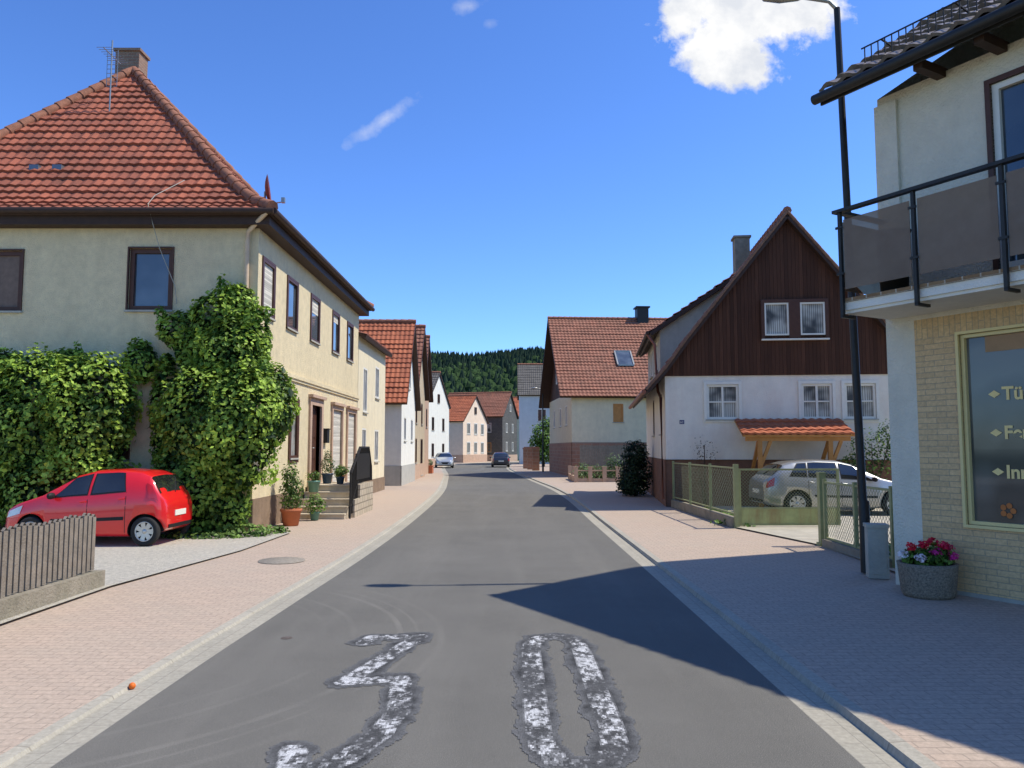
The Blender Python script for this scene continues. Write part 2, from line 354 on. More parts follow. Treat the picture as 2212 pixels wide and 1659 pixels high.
# ---------------------------------------------------------------- road marking 30
def marking(strokes,hw,box,label,seed):
    st=.0125; mb=MB(); x0,x1,y0,y1=box
    nx=int((x1-x0)/st); ny=int((y1-y0)/(st*2)); sy=st*2
    segs=[(V((s[i][0],s[i][1])),V((s[i+1][0],s[i+1][1]))) for s in strokes for i in range(len(s)-1)]
    def dist(p):
        m=9
        for a,b in segs:
            ab=b-a; t=max(0,min(1,(p-a).dot(ab)/ab.length_squared)); q=(p-a-ab*t).length
            if q<m: m=q
        return m
    for j in range(ny):
        for i in range(nx):
            x=x0+i*st;y=y0+j*sy; p=V((x+st/2,y+sy/2)); d=dist(p)
            if d>hw+.16: continue
            n1=noise.fractal(V((p.x*5,p.y*5,seed)),.8,2,4); n2=noise.noise(V((p.x*22,p.y*11,seed+5)))*.6+noise.noise(V((p.x*60,p.y*40,seed+9)))*.5
            n3=noise.noise(V((p.x*2.2,p.y*1.4,seed+2)))
            lim=hw+.07+.05*n1
            if d>lim: continue
            w=(n1*.4+n2*.8+n3*.5-.10)
            inn=max(0,min(1,(hw-d)/.02+.5)); edge=max(0,1-abs(d-hw+.006)/.012)*.45*(n2>.0)
            t=max(0,min(1,(lim-d)/.075)); base=.128+(.052-.128)*t*(.8+.4*n1)
            gray=.085+.07*(w>-.14)+.05*n2
            wh=max(0,min(1,(w-.02)/.22)); gray=gray+(.43+.25*n2-gray)*wh
            q=base+(gray-base)*inn; q=q+(.36-q)*edge
            q=max(.035,min(.58,q)); c=(q,q*.985,q*.93)
            mb.face([(x,y,.004),(x+st,y,.004),(x+st,y+sy,.004),(x,y+sy,.004)],c=c)
    m,nt,b=newmat('worn_road_paint'); at=N(nt,'ShaderNodeAttribute'); at.attribute_name='Col'
    tc=N(nt,'ShaderNodeTexCoord').outputs['Object']
    f=mrange(nt,noisen(nt,tc,140,2,.8),.35,.65,.5,1.5)
    vm=N(nt,'ShaderNodeVectorMath',operation='SCALE'); nt.links.new(at.outputs['Color'],vm.inputs[0]); nt.links.new(f,vm.inputs['Scale'])
    nt.links.new(vm.outputs[0],b.inputs['Base Color']); b.inputs['Roughness'].default_value=.9; b.inputs['Specular IOR Level'].default_value=.12
    mb.build('road_marking',m,kind='structure',label=label)
marking([[(-1.40,7.66),(-1.36,7.88),(-.91,7.92),(-1.32,6.4),(-.90,6.5),(-.85,6.2),(-.80,5.7),(-.86,5.25),(-1.0,4.85),(-1.14,4.7),(-1.28,4.72),(-1.34,5.0)]],.083,(-1.8,-.5,4.3,8.3),'worn white painted number 3 on the asphalt',1.3)
marking([[(.17,7.3),(.19,7.62),(.27,7.85),(.42,7.92),(.55,7.85),(.62,7.6),(.64,7.2),(.66,5.4),(.64,5.05),(.56,4.82),(.42,4.74),(.27,4.82),(.19,5.05),(.17,5.4),(.17,7.3)]],.083,(-.15,1.0,4.3,8.3),'worn white painted number 0 on the asphalt',7.7)
mb=MB(); mb.lathe((-3.72,12.9,.036),[(.0,.012),(.29,.012),(.30,.004),(.36,.012),(.37,0)],32); mb.build('manhole_cover',pm('cast_iron',(.28,.25,.22),.7,.3,20,.8,40),label='round iron manhole cover set in pink paving',category='manhole cover')
mb=MB(); mb.lathe((-2.2,7.86,.0),[(.0,.005),(.05,.005),(.055,.003)],16); mb.build('valve_cover',pm('cast_iron_small',(.11,.09,.085),.8,.3,20),label='small iron valve cover in the asphalt',category='valve cover')
mb=MB(); mb.lathe((-2.93,6.24,-.005),[(max(.002,.026*math.sin(a*math.pi/8)),.026-.026*math.cos(a*math.pi/8)) for a in range(9)],16); mb.build('orange_ball',pm('orange_fruit',(.75,.16,.02),.5,.1,30),label='small orange ball lying in the gutter',category='ball')

# ---------------------------------------------------------------- building helpers
def side(sd,c):
    return {'S':lambda u,d,z:(u,c-d,z),'N':lambda u,d,z:(u,c+d,z),'E':lambda u,d,z:(c+d,u,z),'W':lambda u,d,z:(c-d,u,z)}[sd]
def wall(mb,mp,u0,u1,z0,z1,holes=(),depth=.14,m=0):
    us=sorted({u0,u1,*[h[0] for h in holes],*[h[1] for h in holes]}); zs=sorted({z0,z1,*[h[2] for h in holes],*[h[3] for h in holes]})
    for i in range(len(us)-1):
        for j in range(len(zs)-1):
            cu=(us[i]+us[i+1])/2;cz=(zs[j]+zs[j+1])/2
            if any(h[0]<cu<h[1] and h[2]<cz<h[3] for h in holes): continue
            mb.face([mp(us[i],0,zs[j]),mp(us[i+1],0,zs[j]),mp(us[i+1],0,zs[j+1]),mp(us[i],0,zs[j+1])],m)
    for a,b,c,d in holes:
        for q in ([(a,c),(b,c)],[(b,c),(b,d)],[(b,d),(a,d)],[(a,d),(a,c)]):
            (p,r),(s,t)=q
            mb.face([mp(p,0,r),mp(s,0,t),mp(s,-depth,t),mp(p,-depth,r)],m)
def window(par,mp,a,b,z0,z1,fr='frameb',gl='glass',dep=-.10,mun=(1,0),sill=True,surround=None,fw=.07,name='window',sillm='conc',blind=0,bm='shutter'):
    g=MB(); g.face([mp(a,dep+.005,z0),mp(b,dep+.005,z0),mp(b,dep+.005,z1),mp(a,dep+.005,z1)])
    w=g.build(name,M[gl],par)
    f=MB()
    e=.003
    for u0,u1,y0,y1 in ((a+e,a+fw,z0+e,z1-e),(b-fw,b-e,z0+e,z1-e),(a+fw,b-fw,z0+e,z0+fw),(a+fw,b-fw,z1-fw,z1-e)):
        f.boxm(mp,u0,u1,dep,dep+.06,y0,y1)
    for k in range(1,mun[0]+1):
        u=a+(b-a)*k/(mun[0]+1); f.boxm(mp,u-.03,u+.03,dep+.001,dep+.05,z0+fw,z1-fw)
    for k in range(1,mun[1]+1):
        z=z0+(z1-z0)*k/(mun[1]+1); f.boxm(mp,a+fw,b-fw,dep+.002,dep+.045,z-.02,z+.02)
    if surround:
        s=surround
        for u0,u1,y0,y1 in ((a-s,a,z0-s,z1+s),(b,b+s,z0-s,z1+s),(a,b,z1,z1+s),(a,b,z0-s,z0)):
            f.boxm(mp,u0,u1,-.02,.035,y0,y1)
    f.build('frame',M[fr],w)
    if blind:
        g=MB(); g.boxm(mp,a+fw,b-fw,dep+.008,dep+.014,z1-fw-(z1-z0-2*fw)*blind,z1-fw); g.build('blind',M[bm],w)
    if sill:
        s=MB(); s.boxm(mp,a-.05,b+.05,-.09,.06,z0-.045,z0-.003); s.build('sill',M[sillm],w)
    return w
def slope(mb,O,U,In,dmax,a0,b0,a1,b1,z0,z1,prof=((0,0),(1,1)),tw=.24,th=.33,amp=.03,lift=.045,seg=4,thick=.12,m=0,mu=1):
    O=V(O);U=V(U);In=V(In); ts=[p[0] for p in prof];gs=[p[1] for p in prof]
    def g(t): return float(np.interp(t,ts,gs))
    def P(u,t,h=0,tn=None):
        q=tn if tn is not None else t
        e=.01; t0=max(0,q-e);t1=min(1,q+e)
        sl=(g(t1)-g(t0))*(z1-z0)/((t1-t0)*dmax); nn=(V((0,0,1))-In*sl).normalized()
        return O+U*u+In*(dmax*t)+V((0,0,z0+(z1-z0)*g(t)))+nn*h
    ln=math.hypot(dmax,z1-z0); nr=max(1,round(ln/th)); 
    lo=min(a0,a1);hi=max(b0,b1); n=int((hi-lo)/tw*seg)+2
    us=[math.floor(lo/tw)*tw+k*tw/seg for k in range(n+seg)]
    hp=[amp*(.5+.5*math.cos(2*math.pi*(k%seg)/seg)) if seg>1 else 0 for k in range(len(us))]
    for r in range(nr):
        t0=r/nr;t1=(r+1)/nr;tm=(t0+t1)/2
        A0=a0+(a1-a0)*t0;B0=b0+(b1-b0)*t0;A1=a0+(a1-a0)*t1;B1=b0+(b1-b0)*t1
        prev=None; jit=R.uniform(-.01,.01); wob=R.uniform(0,6)
        for k,u in enumerate(us):
            ul=min(max(u,A0),B0);uu=min(max(u,A1),B1)
            jj=jit+.01*math.sin(u*.9+wob)+.006*math.sin(u*2.7+wob*2)
            cur=(P(ul,t0,hp[k]+lift+jj,tm),P(uu,t1,hp[k],tm),P(ul,t0,hp[k]-.005,tm),ul,uu)
            if prev and (cur[3]-prev[3]>1e-4 or cur[4]-prev[4]>1e-4):
                s0=r*th;s1=(r+.999)*th
                mb.face([prev[0],cur[0],cur[1],prev[1]],m,uv=[(prev[3],s0+.01),(cur[3]-.001,s0+.01),(cur[4]-.001,s1),(prev[4],s1)],sm=False)
                if cur[3]-prev[3]>1e-4: mb.face([prev[2],cur[2],cur[0],prev[0]],m,uv=[(prev[3],s0+.01)]*4)
            prev=cur
    for i in range(len(prof)-1):
        t0,t1=ts[i],ts[i+1]
        L=lambda t:(a0+(a1-a0)*t);H=lambda t:(b0+(b1-b0)*t)
        c=[P(L(t0),t0,-thick),P(H(t0),t0,-thick),P(H(t1),t1,-thick),P(L(t1),t1,-thick)]
        d=[P(L(t0),t0,.0),P(H(t0),t0,.0),P(H(t1),t1,.0),P(L(t1),t1,.0)]
        mb.face(c,mu)
        for k in ((0,3),(1,2)): mb.face([c[k[0]],d[k[0]],d[k[1]],c[k[1]]],mu)
        if i==0: mb.face([c[0],c[1],d[1],d[0]],mu)
    return P
def ridge(mb,pts,r=.12,m=2):
    pts=[V(p) for p in pts]
    for i in range(len(pts)-1):
        a,b=pts[i],pts[i+1]; n=max(1,round((b-a).length/.38))
        for k in range(n):
            p=a.lerp(b,k/n);q=a.lerp(b,(k+1.08)/n); mb.tube([p,q],[r*1.12,r*.92],8,m)

# ================================================================= HOUSE A
HA=thing('house','two-storey cream plastered house with a red clay hipped roof','house',(-5.6,17.1,0))
Lx,Dy,Zt=-9.05,11.4,6.75
mb=MB(); sS=side('S',0); sE=side('E',0)
hS=[(-2.85,-1.89,4.87,6.25),(-6.2,-5.2,4.85,6.2),(-3.6,-2.7,1.6,2.9)]
hE=[(.3,1.15,4.85,6.1),(2.25,3.15,4.85,6.1),(4.55,5.5,4.85,6.1),(7.2,8.1,4.85,6.1),(9.4,10.3,4.85,6.1),(2.75,3.4,1.6,3.0),(4.75,5.85,.85,3.05),(7.35,8.7,.7,3.05),(9.6,10.9,.7,3.05)]
wall(mb,sS,Lx,0,0,Zt,hS); wall(mb,sE,0,Dy,0,Zt,hE); wall(mb,side('W',Lx),0,Dy,0,Zt); wall(mb,side('N',Dy),Lx,0,0,Zt)
mb.build('wall',M['creamA'],HA)
mb=MB(); mb.boxm(sS,Lx-.03,.02,-.02,.02,0,.75); mb.boxm(sE,.0,4.2,-.02,.02,0,.75); mb.boxm(sE,6.3,Dy,-.02,.02,0,.68); mb.build('plinth',M['plinth'],HA)
mb=MB(); mb.boxm(sE,.2,Dy,-.02,.07,3.62,3.72); mb.boxm(sE,.2,Dy,-.02,.04,3.55,3.62); mb.build('cornice',M['creamA'],HA)
for i,(a,b,c,d) in enumerate(hS): window(HA,sS,a,b,c,d,'frameb','glass' if i else 'glassb',mun=(0,0),fw=.1,surround=.03,blind=(0,1,0)[i],bm='brownblind')
for i,(a,b,c,d) in enumerate(hE[:6]): window(HA,sE,a,b,c,d,'frameb',('curt','glassb','glassb','glassb','glassb','curt')[i],dep=-.03,mun=(0,0),fw=.06,surround=.05 if i<5 else .12,blind=(1,0,.35,.2,.0,0)[i])
def portal(a,b,z0,z1,s=.2,mat='sand'):
    p=MB()
    p.boxm(sE,a-s,a,-.12,.06,z0,z1+s); p.boxm(sE,b,b+s,-.12,.06,z0,z1+s); p.boxm(sE,a,b,-.12,.06,z1,z1+s); p.boxm(sE,a-s-.05,b+s+.05,-.01,.14,z1+s,z1+s+.08)
    return p.build('door_surround',M[mat],HA)
portal(4.75,5.85,.85,3.05); portal(7.35,8.7,.7,3.05,.14); portal(9.6,10.9,.7,3.05,.14)
d=MB(); d.boxm(sE,4.75,5.85,-.14,-.10,.85,3.05)
for k in range(2):
    for q in range(3): d.boxm(sE,4.85+k*.5,5.25+k*.5,-.10,-.085,.95+q*.6,1.45+q*.6)
door=d.build('door',M['frameb'],HA); d=MB(); d.tube([V((-.07,5.3,1.85)),V((-.03,5.3,1.85)),V((-.03,5.42,1.85))],.012,6); d.build('handle',M['metalg'],door)
for a,b in ((7.35,8.7),(9.6,10.9)):
    d=MB(); d.boxm(sE,a,b,-.06,-.02,.7,3.05); d.build('roller_shutter',M['shutter'],HA)
d=MB(); d.boxm(sE,6.3,6.6,.0,.12,2.0,2.4); d.boxm(sE,6.28,6.62,.0,.14,2.4,2.43); d.build('letter_box',M['black'],HA)
x0,x1,y0,y1=-9.45,.4,-.4,11.75; ax,ya,yb,zr,ze=-5.35,4.9,6.4,12.7,7.0
pf=((0,0),(.10,.055),(.2,.145),(.32,.27),(1,1))
mb=MB()
slope(mb,(0,y0,0),(1,0,0),(0,1,0),ya-y0,x0,x1,ax,ax,ze,zr,pf)
slope(mb,(x1,0,0),(0,1,0),(-1,0,0),x1-ax,y0,y1,ya,yb,ze,zr,pf)
slope(mb,(x0,0,0),(0,1,0),(1,0,0),ax-x0,y0,y1,ya,yb,ze,zr,pf,seg=2)
slope(mb,(0,y1,0),(1,0,0),(0,-1,0),y1-yb,x0,x1,ax,ax,ze,zr,pf,seg=2)
def hip(cx,cy,ty): return [(cx+(ax-cx)*t,cy+(ty-cy)*t,ze+(zr-ze)*gg+.06) for t,gg in pf]
for cx,cy,ty in ((x1,y0,ya),(x0,y0,ya),(x1,y1,yb),(x0,y1,yb)): ridge(mb,hip(cx,cy,ty),.13)
ridge(mb,[(ax,ya,zr+.05),(ax,yb,zr+.05)],.13)
for xx in (-5.9,-5.35): mb.box(xx,xx+.22,1.15,1.4,8.45,8.58,3)
roof=mb.build('roof',[M['tileA'],M['brown'],M['ridge'],M['glassb']],HA)
mb=MB(); mb.box(x0+.08,x1-.08,y0+.08,y1-.08,6.70,6.93); 
mb.tube([(x0,y0-.05,6.98),(x1+.05,y0-.05,6.96)],.075,8); mb.tube([(x1+.05,y0-.05,6.96),(x1+.05,y1,6.96)],.075,8)
mb.build('eaves',M['brown'],HA)
mb=MB(); mb.box(-6.12,-5.42,5.3,5.85,11.6,13.55); mb.box(-6.17,-5.37,5.25,5.9,13.55,13.63)
mb.build('chimney',M['chim'],roof)
mb=MB(); mb.tube([(.3,-.45,6.93),(-.2,-.12,6.6),(-.22,-.09,6.4),(-.22,-.09,.4)],.05,8)
for z in (1,3,5): mb.box(-.29,-.15,-.15,0,z,z+.03)
mb.build('downpipe',pm('cream_pipe',(.6,.46,.34),.5,.1,5),HA)
mb=MB(); mb.tube([(-1.95,.6,8.0),(-2.2,-.3,7.35),(-2.25,-.5,7.1),(-2.2,-.35,6.7),(-2.1,-.2,6.2),(-1.8,-.06,5.4),(-1.75,-.05,5.0)],.009,5); mb.build('cable',M['conc'],HA)
AN=thing('roof_antenna','tall grey television antenna mast on tiled roof','antenna',(-10.72,20.3,10.0))
mb=MB(); mb.tube([(0,0,0),(0,0,2.75)],.022,6)
mb.beam((-.02,-.4,2.35),(-.02,.5,2.35),.02,.02)
for k in range(8): mb.beam((-.2,-.4+k*.12,2.35),(.2,-.4+k*.12,2.35),.01,.01)
for k in range(9): mb.beam((-.14,.05,1.5+k*.12),(.14,.05,1.5+k*.12),.012,.012)
for x in (-.14,.14): mb.beam((x,.05,1.5),(x,.05,2.5),.012,.012)
mb.build('mast',M['metalg'],AN)
SD=thing('satellite_dish','dark red satellite dish mounted at the roof edge','satellite dish',(-5.75,17.9,7.2))
mb=MB(); pr=[(.001,.0),(.1,.008),(.2,.03),(.3,.07),(.36,.1)]
rows=[[V((z,r*math.cos(a*.3927)*.9,r*math.sin(a*.3927)*1.05)) for a in range(16)] for r,z in pr]
rt=Matrix.Rotation(math.radians(12),3,'Z')@Matrix.Rotation(math.radians(-8),3,'Y')
rows=[[rt@p+V((.0,0,.62)) for p in r] for r in rows]; mb.grid(rows,0,True,True)
mb.build('dish',pm('dish_red',(.20,.045,.04),.5,.1,5),SD)
mb=MB(); mb.tube([(0,0,-.5),(0,0,.6)],.025,6); mb.tube([(0.02,0,.3),(.45,-.1,.32)],.014,6); mb.box(.42,.5,-.14,-.06,.3,.42)
mb.build('arm',M['metalg'],SD)

# ---------------------------------------------------------------- foliage
def leafcloud(blobs,n,size,c1,c2,test=None,rough=.25,shell=.75,seed=1,mb=None,asp=1.0,upb=.5):
    rg=np.random.RandomState(seed); mb=mb or MB()
    ar=[(b[3]*b[4]+b[4]*b[5]+b[3]*b[5]) for b in blobs]; tot=sum(ar)
    for b,a in zip(blobs,ar):
        k=int(n*a/tot)
        for _ in range(k):
            d=V(rg.normal(size=3)).normalized()
            p0=V((b[0]+d.x*b[3],b[1]+d.y*b[4],b[2]+d.z*b[5]))
            nz=noise.noise(p0*1.7+V((seed,0,0))); nz2=noise.noise(p0*5.0)
            dep=rg.uniform(shell,1.0)**.7
            r=dep*(1+rough*nz+.12*nz2)+rg.uniform(0,.07)
            p=V((b[0]+d.x*b[3]*r,b[1]+d.y*b[4]*r,b[2]+d.z*b[5]*r))
            if test and not test(p): continue
            nn=(d+V(rg.normal(size=3))*.55+V((0,0,upb))).normalized()
            t=nn.cross(V(rg.normal(size=3))).normalized(); w=nn.cross(t)
            s=size*rg.uniform(.55,1.25)
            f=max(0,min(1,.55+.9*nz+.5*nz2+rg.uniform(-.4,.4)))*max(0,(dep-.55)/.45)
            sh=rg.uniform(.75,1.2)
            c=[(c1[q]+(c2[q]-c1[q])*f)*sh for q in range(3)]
            mb.face([p-t*s*.5,p+w*s*.36*asp+nn*s*.08,p+t*s*.55,p-w*s*.36*asp+nn*s*.08],c=c)
    return mb
IV=thing('climbing_ivy','large leafy green ivy growing up the cream house wall','ivy',(-6.3,16.9,0))
bl=[(-11.5,16.7,1.9,1.2,.5,1.9),(-10.0,16.55,2.5,1.15,.65,1.4),(-8.85,16.5,2.6,1.0,.7,1.25),(-9.4,16.5,1.0,1.6,.55,1.1),(-8.0,16.85,3.7,.35,.3,.5),(-10.9,16.8,3.6,.45,.3,.35),(-9.5,16.7,3.55,.5,.4,.4),
(-6.7,16.6,1.2,.8,.6,1.25),(-6.4,16.5,2.5,1.0,.7,1.25),(-5.65,16.45,2.35,.8,.75,1.45),(-5.25,17.0,2.75,.55,.8,.95),(-6.0,16.6,3.8,.75,.5,.85),(-6.35,16.8,4.6,.6,.38,.65),(-6.0,16.9,5.0,.4,.25,.45),(-7.2,16.9,4.4,.5,.25,.42),(-6.0,16.65,.7,.5,.5,.8),(-6.8,16.85,3.9,.5,.3,.6),(-7.45,16.95,2.6,.35,.2,1.3),(-5.5,16.95,4.2,.3,.2,.7)]
ivt=lambda p:not(p.x<-5.6 and p.y>17.08) and p.z>.07
bl=[(b[0]+6.3,b[1]-16.9,*b[2:]) for b in bl]; ivt2=lambda p:ivt(p+V((-6.3,16.9,0)))
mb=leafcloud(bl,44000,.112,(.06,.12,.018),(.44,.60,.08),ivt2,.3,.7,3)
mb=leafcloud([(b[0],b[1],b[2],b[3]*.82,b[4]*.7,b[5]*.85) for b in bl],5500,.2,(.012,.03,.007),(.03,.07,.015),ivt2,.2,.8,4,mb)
for k in range(30):
    b=R.choice(bl); a=R.uniform(0,6.28); p=V((b[0]+b[3]*math.cos(a)*.8,b[1]-b[4]*.3,b[2]+b[5]*.85)); leafcloud([(p.x,p.y,p.z,.12,.1,R.uniform(.12,.25))],60,.10,(.12,.22,.03),(.44,.6,.09),ivt2,.2,.3,50+k,mb)
mb.build('foliage',M['leaf'],IV)
for q in ((-.3,.05),(.1,.02),(-3.2,.0),(-2.2,.03),(.5,-.05)):
    mb=MB(); pts=[(q[0]+R.uniform(-.08,.08)*k,q[1]-.05,k*.6) for k in range(6)]; mb.tube(pts,[.06,.055,.05,.04,.03,.02],6); mb.build('stem',M['bark'],IV)
mb=leafcloud([(-6.3,15.9,.06,.9,.3,.14),(-5.5,16.3,.1,.6,.4,.2),(-5.0,16.9,.08,.3,.3,.12)],1500,.09,(.05,.1,.02),(.24,.36,.07),lambda p:p.z>.05,.3,.4,9)
mb.build('weeds',M['leaf'],kind='stuff',label='low green weeds at the foot of the wall',category='weeds')

# ---------------------------------------------------------------- staircase
ST=thing('stone_staircase','stone entrance steps with landing against the cream house','staircase',(-4.9,20.3,0))
mb=MB()
for k in range(5):
    y=.30*k; z=.17*(k+1)
    mb.box(-.65,.62,y,y+.3 if k<4 else 3.2,.0,z-.035); mb.box(-.66,.63,y-.03,y+.32 if k<4 else 3.22,z-.032,z)
mb.build('steps',pm('pale_stone',(.55,.48,.39),.9,.15,5,.4,40,stain=.4),ST)
mb=MB(); mb.box(.64,.78,.5,3.2,0,.5); mb.box(.64,.78,1.2,3.2,.5,.86); mb.build('side_wall',brickmat('rubble_stone',(.52,.45,.37),(.42,.37,.30),(.24,.21,.17),.35,.18,.02,big=.3),ST)
mb=MB()
for k in range(27):
    y=.25+k*.11; zb=.15 if y<1.2 else .9; zt=min(1.85,1.15+.5*y) if y<2.7 else 1.85-(y-2.7)*1.2
    mb.beam((.72,y,zb),(.72,y,zt),.03,.02)
pts=[(.72,.2,1.2),(.72,1.45,1.87),(.72,2.7,1.87),(.72,3.15,1.3),(.72,3.2,.9)]
for i in range(4): mb.beam(pts[i],pts[i+1],.06,.05)
mb.beam((.72,.2,0),(.72,.2,1.2),.04,.04); mb.beam((.72,.3,.35),(.72,1.2,.95),.03,.03); mb.box(.705,.735,.9,2.9,1.0,1.7)
mb.build('railing',M['metald'],ST)
def pot(loc,r,h,mat,blobs,label,n=500,size=.06,c1=(.05,.1,.02),c2=(.22,.34,.06),cat='potted plant'):
    T=thing('potted_plant',label,cat,loc,group='potted plants at the entrance')
    mb=MB(); mb.lathe((0,0,0),[(.001,0),(r*.72,0),(r*.95,h*.85),(r*1.05,h*.86),(r*1.05,h),(r*.92,h),(r*.9,h*.9),(.001,h*.9)],20); mb.build('pot',M[mat],T)
    leafcloud(blobs,n,size,c1,c2,None,.3,.3,int(loc[1]*7)).build('foliage',M['leaf'],T)
pot((-5.17,18.6,.05),.24,.38,'terra',[(0,0,.8,.3,.3,.5),(-.05,0,1.15,.2,.2,.35)],'leafy shrub in a large terracotta pot beside the steps',900,.07)
pot((-4.95,19.95,.05),.13,.2,'potg',[(0,0,.4,.26,.26,.25)],'low leafy plant in a green pot at the steps',500,.06,(.05,.1,.02),(.28,.46,.07))
pot((-5.35,19.4,.05),.16,.24,'terra',[(0,0,.5,.24,.24,.35)],'small shrub in a terracotta pot by the wall',400)
pot((-5.3,21.2,.68),.17,.3,'potg',[(0,0,.42,.2,.2,.15)],'green glazed pot with small flowers on the steps',200)
pot((-5.2,22.3,.86),.16,.28,'potb',[(0,0,.5,.22,.22,.25),(0,0,.75,.12,.12,.2)],'conical dwarf conifer in a blue pot on the landing',900,.04,(.04,.08,.02),(.16,.26,.05))
pot((-5.0,23.1,.86),.13,.2,'terra',[(0,0,.35,.22,.22,.15)],'small flowering plant in a terracotta pot on the landing',300)
pot((-4.75,21.9,.86),.12,.2,'potb',[(0,0,.3,.18,.18,.12)],'small round pot with low plant on the landing',200)

# ---------------------------------------------------------------- picket fence left
FN=thing('picket_fence','weathered grey wooden picket fence on a low concrete wall','fence',(-5.42,10.4,0))
mb=MB(); mb.box(-.12,.13,-7.5,0,0,.27); mb.build('base_wall',M['concd'],FN)
mb=MB()
for k in range(70):
    y=-.1-k*.105; z1=.98+R.uniform(-.02,.02); mb.box(-.0,.035,y-.075,y,.29+R.uniform(-.02,.01),z1); 
    mb.face([(.0,y-.075,z1),(.035,y-.075,z1),(.035,y-.0375,z1+.035),(.0,y-.0375,z1+.035)]); mb.face([(.0,y,z1),(.035,y,z1),(.035,y-.0375,z1+.035),(.0,y-.0375,z1+.035)])
mb.box(-.05,-.003,-7.4,-.05,.42,.5); mb.box(-.05,-.003,-7.4,-.05,.78,.86)
mb.build('pickets',M['oldwood'],FN)
for y in (-.2,-2.5,-4.8,-7.1):
    mb=MB(); mb.box(-.1,-.052,y-.03,y+.03,.25,.95); mb.build('post',M['metalg'],FN)

